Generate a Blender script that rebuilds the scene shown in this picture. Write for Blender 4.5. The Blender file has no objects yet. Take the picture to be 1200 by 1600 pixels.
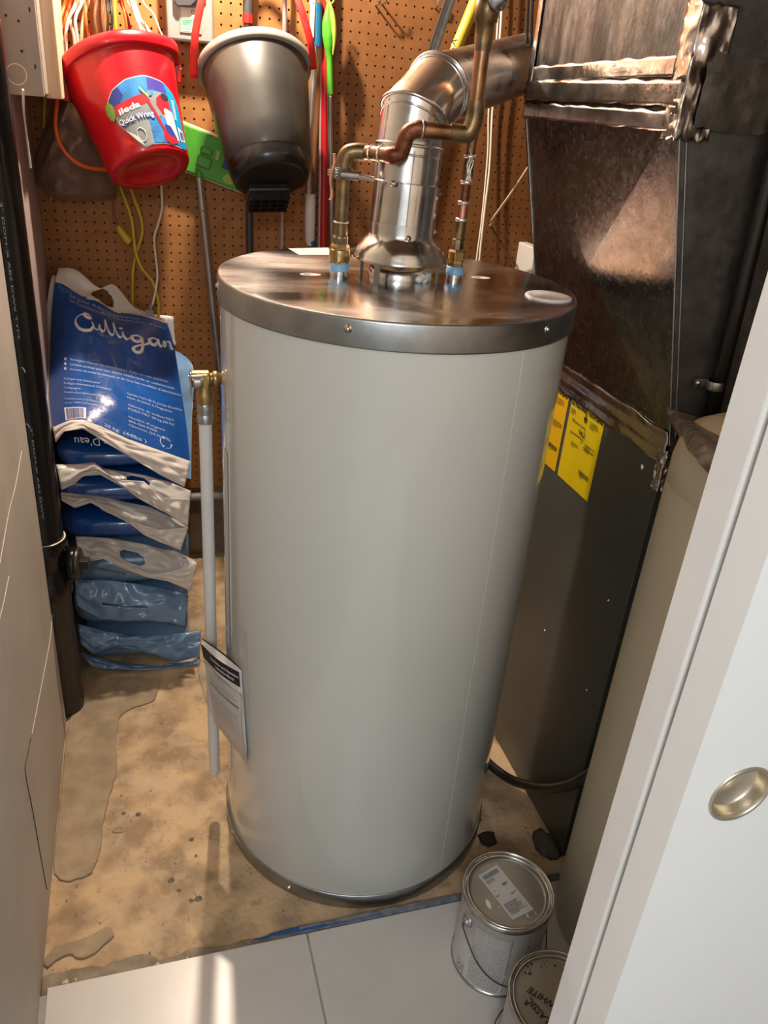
import bpy, math, random
from mathutils import Vector, Matrix, noise
random.seed(7)
D2R = math.radians
C = bpy.context.scene.collection

# ------------------------------------------------------------------ camera
FPX = 1240.32                       # focal length in pixels of the 1200 x 1600 frame
YAW, PIT, ROL, CAMZ = 0.319291, 0.475706, 0.088003, 1.47225
_f = Vector((math.sin(YAW)*math.cos(PIT), math.cos(YAW)*math.cos(PIT), -math.sin(PIT)))
_r = Vector((math.cos(YAW), -math.sin(YAW), 0)); _u = _r.cross(_f)
R2 = _r*math.cos(ROL) + _u*math.sin(ROL); U2 = -_r*math.sin(ROL) + _u*math.cos(ROL)
cam = bpy.data.cameras.new('camera'); co = bpy.data.objects.new('camera', cam); C.objects.link(co)
cam.sensor_fit = 'HORIZONTAL'; cam.sensor_width = 36; cam.lens = FPX/1200*36; cam.clip_start = .02
m = Matrix.Identity(4)
for i in range(3):
    m[i][0] = R2[i]; m[i][1] = U2[i]; m[i][2] = -_f[i]
m[2][3] = CAMZ
co.matrix_world = m
bpy.context.scene.camera = co

# ------------------------------------------------------------------ world, lights, exposure
w = bpy.data.worlds.new('world'); bpy.context.scene.world = w; w.use_nodes = True
w.node_tree.nodes['Background'].inputs[0].default_value = (.75, .8, .85, 1)
w.node_tree.nodes['Background'].inputs[1].default_value = .25
vs = bpy.context.scene.view_settings
vs.view_transform = 'Standard'; vs.look = 'None'; vs.gamma = 1; vs.use_curve_mapping = False
vs.exposure = 0.0
def area(name, loc, size, power, col, rot=(0, 0, 0), sy=None):
    l = bpy.data.lights.new(name, 'AREA'); l.energy = power; l.color = col; l.size = size
    if sy: l.shape = 'RECTANGLE'; l.size_y = sy
    o = bpy.data.objects.new(name, l); C.objects.link(o); o.location = loc; o.rotation_euler = rot
    return o
def point(name, loc, r, power, col):
    l = bpy.data.lights.new(name, 'POINT'); l.energy = power; l.color = col; l.shadow_soft_size = r
    o = bpy.data.objects.new(name, l); C.objects.link(o); o.location = loc
    return o
point('hall_lamp_light', (-.35, -.80, 2.02), .15, 47, (.94, .98, 1))
BULB = Vector((.203, 2.14, 2.13))
point('closet_bulb_light', BULB, .022, 112, (1, .84, .66))

# ------------------------------------------------------------------ helpers
def V(*a): return Vector(a)
def ray(x, y): return R2*((x-600)/FPX) - U2*((y-800)/FPX) + _f
CAM = V(0, 0, CAMZ)
def P(x, y, Y): d = ray(x, y); return CAM + d*(Y/d.y)
def PX(x, y, X): d = ray(x, y); return CAM + d*(X/d.x)
def PZ(x, y, Z): d = ray(x, y); return CAM + d*((Z-CAMZ)/d.z)
HX, HY, HR, HT = .4212, 1.3088, .300, 1.2083       # water heater axis, radius, top
def PC(x, y, r=HR):
    d = ray(x, y); a = d.x**2+d.y**2; b = -2*(d.x*HX+d.y*HY); c = HX**2+HY**2-r*r
    return CAM + d*((-b-math.sqrt(b*b-4*a*c))/(2*a))

def mat(name, col, rough=.5, metal=0., var=.12, scale=14., bump=0., bscale=120., coat=0., coatr=.08,
        col2=None, stretch=(1, 1, 1), trans=0., alpha=1., emis=None, estr=1., rvar=0., detail=6, aniso=0, spec=.5, lo=.35, hi=.65):
    m = bpy.data.materials.new(name); m.use_nodes = True
    nt = m.node_tree; b = nt.nodes['Principled BSDF']; N = nt.nodes.new; L = nt.links.new
    b.inputs['Roughness'].default_value = rough; b.inputs['Metallic'].default_value = metal
    b.inputs['Coat Weight'].default_value = coat; b.inputs['Coat Roughness'].default_value = coatr
    b.inputs['Transmission Weight'].default_value = trans; b.inputs['Alpha'].default_value = alpha
    b.inputs['Specular IOR Level'].default_value = spec
    b.inputs['Anisotropic'].default_value = aniso
    tc = N('ShaderNodeTexCoord'); mp = N('ShaderNodeMapping'); mp.inputs['Scale'].default_value = stretch
    L(tc.outputs['Object'], mp.inputs[0])
    nz = N('ShaderNodeTexNoise'); nz.inputs['Scale'].default_value = scale; nz.inputs['Detail'].default_value = detail
    L(mp.outputs[0], nz.inputs['Vector'])
    rp = N('ShaderNodeValToRGB'); rp.color_ramp.elements[0].position = lo; rp.color_ramp.elements[1].position = hi
    c2 = col2 if col2 else tuple(min(1, c*(1+var)) for c in col)
    c1 = col if col2 else tuple(c*(1-var) for c in col)
    rp.color_ramp.elements[0].color = (*c1, 1); rp.color_ramp.elements[1].color = (*c2, 1)
    L(nz.outputs['Fac'], rp.inputs[0]); L(rp.outputs[0], b.inputs['Base Color'])
    if rvar:
        mr = N('ShaderNodeMapRange'); mr.inputs['To Min'].default_value = max(0.02, rough-rvar); mr.inputs['To Max'].default_value = rough+rvar
        mr.inputs['From Min'].default_value = .3; mr.inputs['From Max'].default_value = .7
        L(nz.outputs['Fac'], mr.inputs[0]); L(mr.outputs[0], b.inputs['Roughness'])
    if bump:
        n2 = N('ShaderNodeTexNoise'); n2.inputs['Scale'].default_value = bscale; n2.inputs['Detail'].default_value = 4
        L(mp.outputs[0], n2.inputs['Vector'])
        bp = N('ShaderNodeBump'); bp.inputs['Strength'].default_value = bump; bp.inputs['Distance'].default_value = .004
        L(n2.outputs['Fac'], bp.inputs['Height']); L(bp.outputs[0], b.inputs['Normal'])
    if emis:
        b.inputs['Emission Color'].default_value = (*emis, 1); b.inputs['Emission Strength'].default_value = estr
    return m

def spangle(name, c1, c2, rough, scale, stretch=(1, 1, 1), bump=.15, metal=1.):
    """galvanised steel: crystal patches by voronoi cells over soft noise"""
    m = mat(name, c1, rough, metal, col2=c2, scale=scale*.25, stretch=stretch)
    nt = m.node_tree; N = nt.nodes.new; L = nt.links.new; b = nt.nodes['Principled BSDF']
    tc = nt.nodes['Texture Coordinate']; mp = nt.nodes['Mapping']
    vo = N('ShaderNodeTexVoronoi'); vo.inputs['Scale'].default_value = scale; L(mp.outputs[0], vo.inputs['Vector'])
    mr = N('ShaderNodeMapRange'); mr.inputs['To Min'].default_value = rough*.75; mr.inputs['To Max'].default_value = min(1, rough*1.4)
    L(vo.outputs['Color'], mr.inputs[0]); L(mr.outputs[0], b.inputs['Roughness'])
    mx = N('ShaderNodeMix'); mx.data_type = 'RGBA'; mx.blend_type = 'MULTIPLY'; mx.inputs[0].default_value = .28
    rp = nt.nodes['Color Ramp']; L(rp.outputs[0], mx.inputs[6]); L(vo.outputs['Color'], mx.inputs[7])
    hs = N('ShaderNodeHueSaturation'); hs.inputs['Saturation'].default_value = .15; L(mx.outputs[2], hs.inputs['Color'])
    L(hs.outputs[0], b.inputs['Base Color'])
    bp = N('ShaderNodeBump'); bp.inputs['Strength'].default_value = bump; bp.inputs['Distance'].default_value = .002
    n2 = N('ShaderNodeTexNoise'); n2.inputs['Scale'].default_value = scale*1.3; L(mp.outputs[0], n2.inputs['Vector'])
    L(n2.outputs['Fac'], bp.inputs['Height']); L(bp.outputs[0], b.inputs['Normal'])
    return m

def concrete(name, base, stain, pale, patchscale=3.2):
    m = mat(name, base, .82, bump=.8, bscale=85, scale=11, var=.30, lo=.40, hi=.60)
    nt = m.node_tree; N = nt.nodes.new; L = nt.links.new; b = nt.nodes['Principled BSDF']; mp = nt.nodes['Mapping']; rp = nt.nodes['Color Ramp']
    def layer(prev, scale, lo, hi, col, fac, det=8):
        n = N('ShaderNodeTexNoise'); n.inputs['Scale'].default_value = scale; n.inputs['Detail'].default_value = det; n.inputs['Roughness'].default_value = .65
        L(mp.outputs[0], n.inputs['Vector'])
        r = N('ShaderNodeMapRange'); r.inputs['From Min'].default_value = lo; r.inputs['From Max'].default_value = hi; r.inputs['To Max'].default_value = fac*.8
        L(n.outputs['Fac'], r.inputs[0])
        x = N('ShaderNodeMix'); x.data_type = 'RGBA'; L(r.outputs[0], x.inputs[0]); L(prev, x.inputs[6]); x.inputs[7].default_value = (*col, 1)
        return x.outputs[2]
    o = layer(rp.outputs[0], patchscale, .50, .75, stain, .6)
    o = layer(o, 7.3, .55, .7, pale, .7)
    o = layer(o, 20, .52, .60, pale, .45, 10)
    o = layer(o, 34, .60, .66, stain, .5, 10)
    o = layer(o, 60, .66, .70, (.05, .035, .02), .7, 3)
    L(o, b.inputs['Base Color'])
    return m

class MB:
    def __init__(s): s.v = []; s.f = []; s.mi = []; s.sm = []
    def add(s, vs_, fs, mi=0, sm=False):
        n = len(s.v); s.v += [Vector(p) for p in vs_]
        for f in fs: s.f.append([n+i for i in f]); s.mi.append(mi); s.sm.append(sm)
        return s
    def box(s, a, b, mi=0, R=None, o=None):
        vs_ = [V(x, y, z) for z in (a[2], b[2]) for y in (a[1], b[1]) for x in (a[0], b[0])]
        if R: vs_ = [(R @ (p-o))+o for p in vs_]
        return s.add(vs_, [(0, 2, 3, 1), (4, 5, 7, 6), (0, 1, 5, 4), (2, 6, 7, 3), (0, 4, 6, 2), (1, 3, 7, 5)], mi)
    def hexa(s, p, mi=0):       # p: bottom 4 (ccw), top 4
        return s.add(p, [(3, 2, 1, 0), (4, 5, 6, 7), (0, 1, 5, 4), (1, 2, 6, 5), (2, 3, 7, 6), (3, 0, 4, 7)], mi)
    def tube(s, pts, r, n=12, mi=0, caps=True, sm=True, flat=1.):
        pts = [Vector(p) for p in pts]; k = len(pts)
        rr = r if isinstance(r, (list, tuple)) else [r]*k
        t0 = (pts[1]-pts[0]).normalized(); a = V(0, 0, 1) if abs(t0.z) < .9 else V(0, 1, 0)
        x = t0.cross(a).normalized(); vs_ = []
        for i in range(k):
            t = (pts[min(i+1, k-1)]-pts[max(i-1, 0)]).normalized()
            x = (x - t*x.dot(t)).normalized(); y = t.cross(x)
            for j in range(n):
                an = 2*math.pi*j/n; vs_.append(pts[i]+x*(math.cos(an)*rr[i])+y*(math.sin(an)*rr[i]*flat))
        fs = [(i*n+j, i*n+(j+1) % n, (i+1)*n+(j+1) % n, (i+1)*n+j) for i in range(k-1) for j in range(n)]
        s.add(vs_, fs, mi, sm)
        if caps:
            s.add(vs_[:n], [tuple(range(n))[::-1]], mi); s.add(vs_[-n:], [tuple(range(n))], mi)
        return s
    def lathe(s, prof, c, n=48, mi=0, axis=None, sm=True, rad=None, a0=0., a1=2*math.pi):
        """prof: list of (r, z) from bottom up/outside; axis: 3x3 columns"""
        A = axis if axis else Matrix.Identity(3); c = Vector(c); vs_ = []; full = abs(a1-a0-2*math.pi) < 1e-6
        nn = n if full else n+1
        for (r, z) in prof:
            for j in range(nn):
                an = a0+(a1-a0)*j/n; q = r*(rad(an, z) if rad else 1)
                vs_.append(c + A @ V(q*math.cos(an), q*math.sin(an), z))
        k = len(prof); fs = []
        for i in range(k-1):
            for j in range(n):
                j2 = (j+1) % nn
                fs.append((i*nn+j, i*nn+j2, (i+1)*nn+j2, (i+1)*nn+j))
        return s.add(vs_, fs, mi, sm)
    def disc(s, c, r, n=32, mi=0, axis=None, ry=None):
        A = axis if axis else Matrix.Identity(3); c = Vector(c)
        vs_ = [c + A @ V(r*math.cos(2*math.pi*j/n), (ry or r)*math.sin(2*math.pi*j/n), 0) for j in range(n)]
        return s.add(vs_, [tuple(range(n))], mi)
    def prism(s, poly, d, mi=0):      # poly: list of Vectors, d: extrusion vector
        n = len(poly); vs_ = [Vector(p) for p in poly]+[Vector(p)+d for p in poly]
        return s.add(vs_, [tuple(range(n))[::-1], tuple(range(n, 2*n))]+[(i, (i+1) % n, n+(i+1) % n, n+i) for i in range(n)], mi)
    def grid(s, fn, nu, nv, mi=0, sm=True, hole=None, mifn=None):
        vs_ = [fn(i/nu, j/nv) for j in range(nv+1) for i in range(nu+1)]; n = len(s.v); s.v += vs_
        for j in range(nv):
            for i in range(nu):
                if hole and hole((i+.5)/nu, (j+.5)/nv): continue
                a = j*(nu+1)+i
                s.f.append([n+a, n+a+nu+1, n+a+nu+2, n+a+1]); s.mi.append(mifn((i+.5)/nu, (j+.5)/nv) if mifn else mi); s.sm.append(sm)
        return s
    def build(s, name, mats, parent=None, bevel=0., solid=0., sub=0, kind=None, label=None, merge=False, soff=0.):
        if not isinstance(mats, (list, tuple)): mats = [mats]
        if parent is not None: org = WO[parent.name]
        else:
            xs = [p.x for p in s.v]; ys = [p.y for p in s.v]; zs = [p.z for p in s.v]
            org = V((min(xs)+max(xs))/2, (min(ys)+max(ys))/2, min(zs))
        me = bpy.data.meshes.new(name); me.from_pydata([p-org for p in s.v], [], s.f); me.update()
        for mm in mats: me.materials.append(mm)
        me.polygons.foreach_set('material_index', s.mi); me.polygons.foreach_set('use_smooth', s.sm)
        o = bpy.data.objects.new(name, me); C.objects.link(o)
        if parent is not None: o.parent = parent; WO[o.name] = org
        else: o.location = org; WO[o.name] = org
        if merge or bevel:
            mo = o.modifiers.new('weld', 'WELD'); mo.merge_threshold = 1e-5
        if bevel:
            mo = o.modifiers.new('bevel', 'BEVEL'); mo.width = bevel; mo.segments = 2; mo.limit_method = 'ANGLE'; mo.angle_limit = D2R(40)
        if solid:
            mo = o.modifiers.new('solid', 'SOLIDIFY'); mo.thickness = solid; mo.offset = soff
        if sub:
            mo = o.modifiers.new('sub', 'SUBSURF'); mo.levels = sub; mo.render_levels = sub
        if kind: o['kind'] = kind
        if label: o['label'] = label
        return o
WO = {}
def tag(o, label, cat, group=None, kind=None):
    o['label'] = label; o['category'] = cat
    if group: o['group'] = group
    if kind: o['kind'] = kind
    return o
def thing(name, loc, label, cat, group=None):
    o = bpy.data.objects.new(name, None); C.objects.link(o); o.location = loc; o.empty_display_size = .05
    WO[o.name] = Vector(loc); return tag(o, label, cat, group)
def struct(o): o['kind'] = 'structure'; return o
def cat(pts, k=6):
    pts = [Vector(p) for p in pts]; q = [pts[0]*2-pts[1]]+pts+[pts[-1]*2-pts[-2]]; out = []
    for i in range(1, len(q)-2):
        for j in range(k):
            t = j/k; a, b, c, d = q[i-1], q[i], q[i+1], q[i+2]
            out.append(.5*((2*b)+(c-a)*t+(2*a-5*b+4*c-d)*t*t+(3*b-a-3*c+d)*t**3))
    out.append(pts[-1]); return out
def axis_to(d, ref=None):
    z = Vector(d).normalized(); r = ref if ref else (V(0, 0, 1) if abs(z.z) < .9 else V(1, 0, 0))
    x = r.cross(z).normalized(); y = z.cross(x)
    return Matrix((x, y, z)).transposed()
def ngrid(rows):
    """rows of control points -> smooth surface function S(u, v)"""
    nr = len(rows)
    def cr(p, t):
        k = len(p); f = t*(k-1); i = min(int(f), k-2); t = f-i
        a = p[i-1] if i > 0 else p[0]*2-p[1]; b = p[i]; c = p[i+1]; d = p[i+2] if i+2 < k else p[k-1]*2-p[k-2]
        return .5*((2*b)+(c-a)*t+(2*a-5*b+4*c-d)*t*t+(3*b-a-3*c+d)*t**3)
    def S(u, v): return cr([cr(r, u) for r in rows], v)
    return S
def wob(S, amp, sc, seed=0, nrm=V(0, -1, .3)):
    def T(u, v):
        p = S(u, v); return p + nrm*(amp*noise.noise(V(p.x*sc+seed, p.y*sc, p.z*sc)))
    return T
def text2d(s, bold=0., shear=0., space=1.):
    cu = bpy.data.curves.new('t', 'FONT'); cu.body = s; cu.size = 1; cu.resolution_u = 2; cu.offset = bold; cu.shear = shear; cu.space_character = space
    ob = bpy.data.objects.new('t', cu); C.objects.link(ob)
    me = bpy.data.meshes.new_from_object(ob)
    vs_ = [(v.co.x, v.co.y) for v in me.vertices]; fs = [tuple(p.vertices) for p in me.polygons]
    bpy.data.objects.remove(ob); bpy.data.curves.remove(cu); bpy.data.meshes.remove(me)
    return vs_, fs
def put_text(mb, s, fn, x, y, w=None, h=None, mi=0, bold=0., shear=0., align='l'):
    """place text in a 2d chart: left-bottom at x,y, cap height ~h, total width w"""
    vs_, fs = text2d(s, bold, shear)
    if not vs_: return
    x0 = min(a for a, b in vs_); x1 = max(a for a, b in vs_)
    sy = (h or 1)/.72; sx = (w/(x1-x0)) if w else sy
    if align == 'r': x -= (x1-x0)*sx
    if align == 'c': x -= (x1-x0)*sx/2
    mb.add([fn(x+(a-x0)*sx, y+b*sy) for a, b in vs_], fs, mi)
def greek(mb, fn, x, y, w, rows, dy, h, mi=0, seed=1, dens=.8):
    r = random.Random(seed)
    for k in range(rows):
        xx = x; end = x+w*(r.uniform(.7, 1) if k < rows-1 else .5)
        while xx < end:
            ww = min(r.uniform(.03, .11)*w, end-xx); yy = y-k*dy
            mb.add([fn(xx, yy), fn(xx+ww, yy), fn(xx+ww, yy+h), fn(xx, yy+h)], [(0, 1, 2, 3)], mi); xx += ww+w*.02
def barcode(mb, fn, x, y, w, h, mi=0, seed=3):
    r = random.Random(seed); xx = x
    while xx < x+w:
        ww = r.uniform(.008, .035)*w
        mb.add([fn(xx, y), fn(xx+ww, y), fn(xx+ww, y+h), fn(xx, y+h)], [(0, 1, 2, 3)], mi); xx += ww+r.uniform(.01, .03)*w
def rect(mb, fn, x, y, w, h, mi=0, n=1):
    mb.grid(lambda u, v: fn(x+w*u, y+h*(1-v)), n, max(1, n//2), mi, True)
def polyfill(mb, fn, pts, mi=0): mb.add([fn(a, b) for a, b in pts], [tuple(range(len(pts)))], mi)

# ------------------------------------------------------------------ materials
M = {}
M['drywall'] = mat('drywall', (.44, .405, .365), .6, var=.08, scale=5, bump=.12, bscale=40, col2=(.51, .475, .43), spec=.4)
M['mauve'] = mat('bounce_tinted_drywall', (.40, .30, .29), .6, var=.08, scale=8, bump=.1, bscale=60)  # rear left drywall, reddish bounce light put into its base colour
M['white'] = mat('white_paint', (.72, .71, .70), .45, var=.03, scale=3)
M['door'] = mat('door_paint', (.80, .80, .79), .35, var=.02, scale=2.5, coat=.1)
M['doorb'] = mat('door_edge_paint', (.74, .73, .72), .4, var=.05, scale=6)
M['concrete'] = concrete('concrete', (.46, .325, .19), (.25, .155, .08), (.58, .46, .32))
M['cement'] = mat('cement_patch', (.34, .265, .175), .9, var=.2, scale=16, bump=.5, bscale=70)
M['mortar'] = mat('mortar', (.20, .155, .105), .95, col2=(.34, .28, .21), scale=30, bump=.9, bscale=90)
M['tile'] = mat('porcelain_tile', (.54, .52, .49), .28, var=.05, scale=5, bump=.03, bscale=60, col2=(.60, .58, .555))
M['grout'] = mat('grout', (.34, .33, .31), .9)
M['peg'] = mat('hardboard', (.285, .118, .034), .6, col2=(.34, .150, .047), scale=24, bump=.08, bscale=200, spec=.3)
M['pegr'] = mat('hardboard_dimmed', (.16, .063, .019), .6, col2=(.195, .080, .026), scale=24, bump=.08, bscale=200, spec=.3)  # right panel: same hardboard coloured darker for the weaker light there
M['dark'] = mat('dark_void', (.02, .013, .01), .9)
M['joist'] = mat('dark_ceiling_wood', (.10, .055, .028), .8, var=.3, scale=8)
M['plaster'] = mat('dark_plaster', (.17, .12, .085), .9, var=.2, bump=.4, bscale=30)
M['jacket'] = mat('enamel_jacket', (.56, .58, .55), .40, var=.015, scale=4, coat=1., coatr=.05, spec=.35)
M['galv'] = mat('galvanised_lid', (.42, .42, .42), .2, 1., col2=(.62, .62, .61), scale=3.5, stretch=(1, 3, 1), bump=.05, bscale=90, rvar=.11)
M['rimsteel'] = mat('rim_steel', (.36, .375, .38), .38, 1., var=.12, scale=25, bump=.04, bscale=200)
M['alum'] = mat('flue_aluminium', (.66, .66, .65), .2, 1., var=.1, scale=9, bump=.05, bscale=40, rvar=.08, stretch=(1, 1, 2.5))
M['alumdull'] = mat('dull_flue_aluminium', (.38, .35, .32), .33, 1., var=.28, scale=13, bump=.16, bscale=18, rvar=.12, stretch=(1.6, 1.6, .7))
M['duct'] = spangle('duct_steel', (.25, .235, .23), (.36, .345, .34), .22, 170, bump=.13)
M['ductfront'] = spangle('duct_front_steel', (.10, .105, .10), (.15, .155, .15), .5, 90, bump=.15, metal=.6)  # same galvanised steel, its dark reflections on the front painted into the colour
M['ductbrown'] = spangle('duct_foil_board', (.036, .030, .025), (.125, .106, .088), .48, 90, (1, 1.6, .5), bump=.5)
M['foil'] = mat('foil_tape', (.60, .57, .55), .22, 1., var=.15, scale=18, bump=.35, bscale=30, rvar=.08)
M['furn'] = mat('furnace_enamel', (.085, .092, .082), .42, .25, var=.06, scale=8, coat=.25, coatr=.15)
M['copper'] = mat('aged_copper', (.15, .075, .035), .34, 1., col2=(.36, .20, .11), scale=38, bump=.15, bscale=100, rvar=.12, stretch=(1, 1, .45))
M['copperdark'] = mat('oxidised_copper', (.14, .045, .025), .5, .9, col2=(.27, .11, .065), scale=60, bump=.3, bscale=160)
M['oldbrass'] = mat('old_bronze', (.13, .10, .06), .40, .95, col2=(.27, .18, .085), scale=40, bump=.15, bscale=120)
M['solder'] = mat('solder', (.66, .62, .57), .35, .9, var=.15, scale=80, bump=.4, bscale=180)
M['newcopper'] = mat('bright_copper', (.62, .30, .20), .3, 1., var=.2, scale=60)
M['brass'] = mat('brass', (.40, .285, .13), .36, 1., var=.15, scale=50, bump=.1, bscale=150)
M['bluenip'] = mat('blue_nylon', (.20, .42, .66), .4, var=.1)
M['steel'] = mat('zinc_steel', (.42, .43, .44), .32, 1., var=.12, scale=40)
M['chrome'] = mat('chrome', (.72, .70, .66), .16, 1., var=.05)
M['nickel'] = mat('satin_nickel', (.62, .55, .44), .3, 1., var=.05, aniso=.3)
M['pvc'] = mat('white_pipe', (.66, .66, .65), .3, var=.02)
M['abs'] = mat('black_abs', (.007, .007, .0075), .2, spec=.35, var=.3, scale=20, bump=.05, bscale=90)
M['absdull'] = mat('black_abs_dull', (.026, .023, .02), .4, var=.3, scale=30, bump=.15, bscale=90)
M['cementw'] = mat('pale_glue', (.75, .70, .58), .5)
M['blue'] = mat('blue_film', (.006, .078, .34), .30, var=.16, scale=7, coat=.6, coatr=.08, bump=.6, bscale=26)
M['paleblue'] = mat('pale_blue_film', (.13, .25, .44), .3, var=.2, scale=7, coat=.7, coatr=.08, bump=.75, bscale=26)
M['film'] = mat('white_film', (.64, .60, .56), .36, var=.05, scale=6, coat=.35, coatr=.15, bump=.3, bscale=14)
M['filmg'] = mat('grey_film', (.55, .53, .51), .34, var=.08, scale=6, coat=.35, coatr=.12, bump=.35, bscale=14)
M['print'] = mat('white_print', (.72, .74, .80), .4, var=.02)
M['printb'] = mat('pale_print', (.42, .50, .70), .4, var=.02)
M['ink'] = mat('black_ink', (.012, .012, .014), .5, var=.02)
M['red'] = mat('red_plastic', (.50, .004, .012), .3, var=.05, scale=5, spec=.5, coat=.15)
M['redp'] = mat('red_strap_plastic', (.70, .02, .015), .35, var=.05)
M['redd'] = mat('red_pole_paint', (.38, .008, .012), .35, var=.05)
M['blackp'] = mat('black_plastic', (.008, .008, .0085), .3, var=.1, coat=.2)
M['blackband'] = mat('lit_black_plastic', (.026, .025, .023), .45, var=.12, scale=30, coat=.2, coatr=.2, spec=.6)  # paler black: bulb light on the bucket wall put into the colour
M['greyrim'] = mat('grey_plastic', (.27, .26, .235), .4, var=.04)
M['label_w'] = mat('label_white', (.54, .53, .50), .4, var=.01)
M['lab_b'] = mat('label_blue', (.03, .17, .44), .35, var=.25, scale=30)
M['lab_sky'] = mat('label_sky_blue', (.0, .25, .48), .35, var=.02)
M['lab_p'] = mat('label_purple', (.05, .035, .26), .35, var=.1)
M['lab_g'] = mat('label_grey', (.17, .20, .215), .35, var=.15, scale=20)
M['lab_red'] = mat('label_red', (.46, .012, .025), .35, var=.05)
M['lab_green'] = mat('label_green', (.17, .32, .04), .35, var=.1)
M['lab_navy'] = mat('label_navy', (.02, .04, .24), .35, var=.1)
M['green'] = mat('green_plastic', (.065, .33, .02), .32, var=.05)
M['lime'] = mat('lime_plastic', (.30, .43, .06), .35, var=.04)
M['cream'] = mat('cream_plastic', (.68, .60, .42), .45, var=.04)
M['bluep'] = mat('blue_plastic', (.01, .11, .25), .3, var=.05)
M['grip'] = mat('white_grip', (.62, .60, .58), .45, var=.03)
M['polegrey'] = mat('grey_pole_metal', (.42, .38, .36), .3, .85, var=.08, scale=20)
M['poleblk'] = mat('dark_pole_paint', (.035, .034, .034), .35, var=.1)
M['mauvep'] = mat('mauve_pole_paint', (.38, .27, .27), .35, .3, var=.05)
M['orange'] = mat('orange_cord', (.68, .11, .015), .4, var=.1, scale=40)
M['whitec'] = mat('white_cord', (.68, .64, .55), .45, var=.05)
M['yellowc'] = mat('yellow_cord', (.50, .36, .02), .4, var=.08)
M['brownc'] = mat('brown_cord', (.16, .07, .03), .45, var=.1)
M['blackc'] = mat('black_cord', (.02, .017, .016), .4, var=.1)
M['yhose'] = mat('yellow_hose', (.52, .38, .035), .45, var=.08, scale=60, bump=.2, bscale=200)
M['boxgrey'] = mat('grey_box_paint', (.26, .235, .20), .5, var=.03, scale=20, bump=.05, bscale=300)
M['wood'] = mat('bare_wood', (.52, .34, .22), .6, col2=(.64, .45, .32), scale=14, stretch=(3, 3, .3), bump=.1)
M['casegrey'] = mat('grey_case_plastic', (.24, .235, .23), .5, var=.04, bump=.1, bscale=300)
M['charcoal'] = mat('charcoal_plastic', (.05, .05, .055), .45, var=.05)
M['tank'] = mat('almond_tank', (.50, .45, .335), .42, var=.03, scale=5, spec=.4)
M['yellow'] = mat('yellow_label', (.66, .50, .005), .4, var=.03)
M['ylwo'] = mat('amber_label', (.68, .42, .005), .4, var=.03)
M['tape'] = mat('blue_masking_tape', (.02, .12, .42), .6, var=.2)
M['bluegrey'] = mat('painted_edge', (.09, .11, .15), .6, col2=(.22, .24, .27), scale=50, bump=.5, bscale=90)
M['canw'] = mat('can_paper', (.56, .55, .53), .4, var=.03, coat=.2)
M['canlid'] = mat('can_lid_metal', (.27, .26, .225), .42, .6, var=.1, scale=20, bump=.08, bscale=60)
M['canlid2'] = mat('can_lid_tan', (.30, .27, .20), .5, .3, var=.06, scale=14, bump=.1, bscale=60)
M['canrim'] = mat('can_rim_metal', (.50, .50, .48), .22, 1., var=.15, scale=30)
M['cangrey'] = mat('can_print_grey', (.36, .36, .36), .5, col2=(.50, .50, .49), scale=260, detail=2)
M['canorange'] = mat('can_print_orange', (.70, .36, .05), .45, var=.04)
M['lump'] = mat('mortar_lump', (.10, .09, .07), .9, var=.3, scale=30, bump=.6)
M['chip'] = mat('grey_chip', (.14, .13, .11), .8, var=.3, scale=60)
M['chipw'] = mat('pale_chip', (.60, .54, .44), .8, var=.2, scale=60)
M['paper'] = mat('manual_paper', (.66, .64, .61), .55, var=.03)
M['graybar'] = mat('grey_print', (.13, .13, .13), .5)
M['rust'] = mat('dark_stain_scab', (.03, .022, .014), .85, var=.3, scale=40, bump=.6)
def clear(name, tint, op, rough=.15, bump=.5, bscale=30):
    m = bpy.data.materials.new(name); m.use_nodes = True; nt = m.node_tree; N = nt.nodes.new; L = nt.links.new
    out = nt.nodes['Material Output']; b = nt.nodes['Principled BSDF']; b.inputs['Base Color'].default_value = (*tint, 1)
    b.inputs['Roughness'].default_value = rough
    t = N('ShaderNodeBsdfTransparent'); mx = N('ShaderNodeMixShader'); lw = N('ShaderNodeLayerWeight'); lw.inputs[0].default_value = .5
    pw = N('ShaderNodeMath'); pw.operation = 'POWER'; pw.inputs[1].default_value = 3.5
    tc = N('ShaderNodeTexCoord'); nz = N('ShaderNodeTexNoise'); nz.inputs['Scale'].default_value = bscale
    L(tc.outputs['Object'], nz.inputs['Vector']); bp = N('ShaderNodeBump'); bp.inputs['Strength'].default_value = bump; bp.inputs['Distance'].default_value = .01
    L(nz.outputs['Fac'], bp.inputs['Height']); L(bp.outputs[0], b.inputs['Normal'])
    ad = N('ShaderNodeMath'); ad.operation = 'MULTIPLY_ADD'; ad.inputs[1].default_value = .6; ad.inputs[2].default_value = op; ad.use_clamp = True
    L(lw.outputs['Facing'], pw.inputs[0]); L(pw.outputs[0], ad.inputs[0]); L(ad.outputs[0], mx.inputs[0]); L(t.outputs[0], mx.inputs[1]); L(b.outputs[0], mx.inputs[2]); L(mx.outputs[0], out.inputs[0])
    return m
M['clear'] = clear('clear_plastic', (.6, .57, .53), .10, .12, .25, 12)
M['clearbrown'] = clear('smoky_plastic', (.26, .17, .13), .30, .2, 1., 25)
M['cleargrey'] = clear('dusty_plastic_film', (.17, .15, .13), .72, .2, 1., 22)

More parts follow.
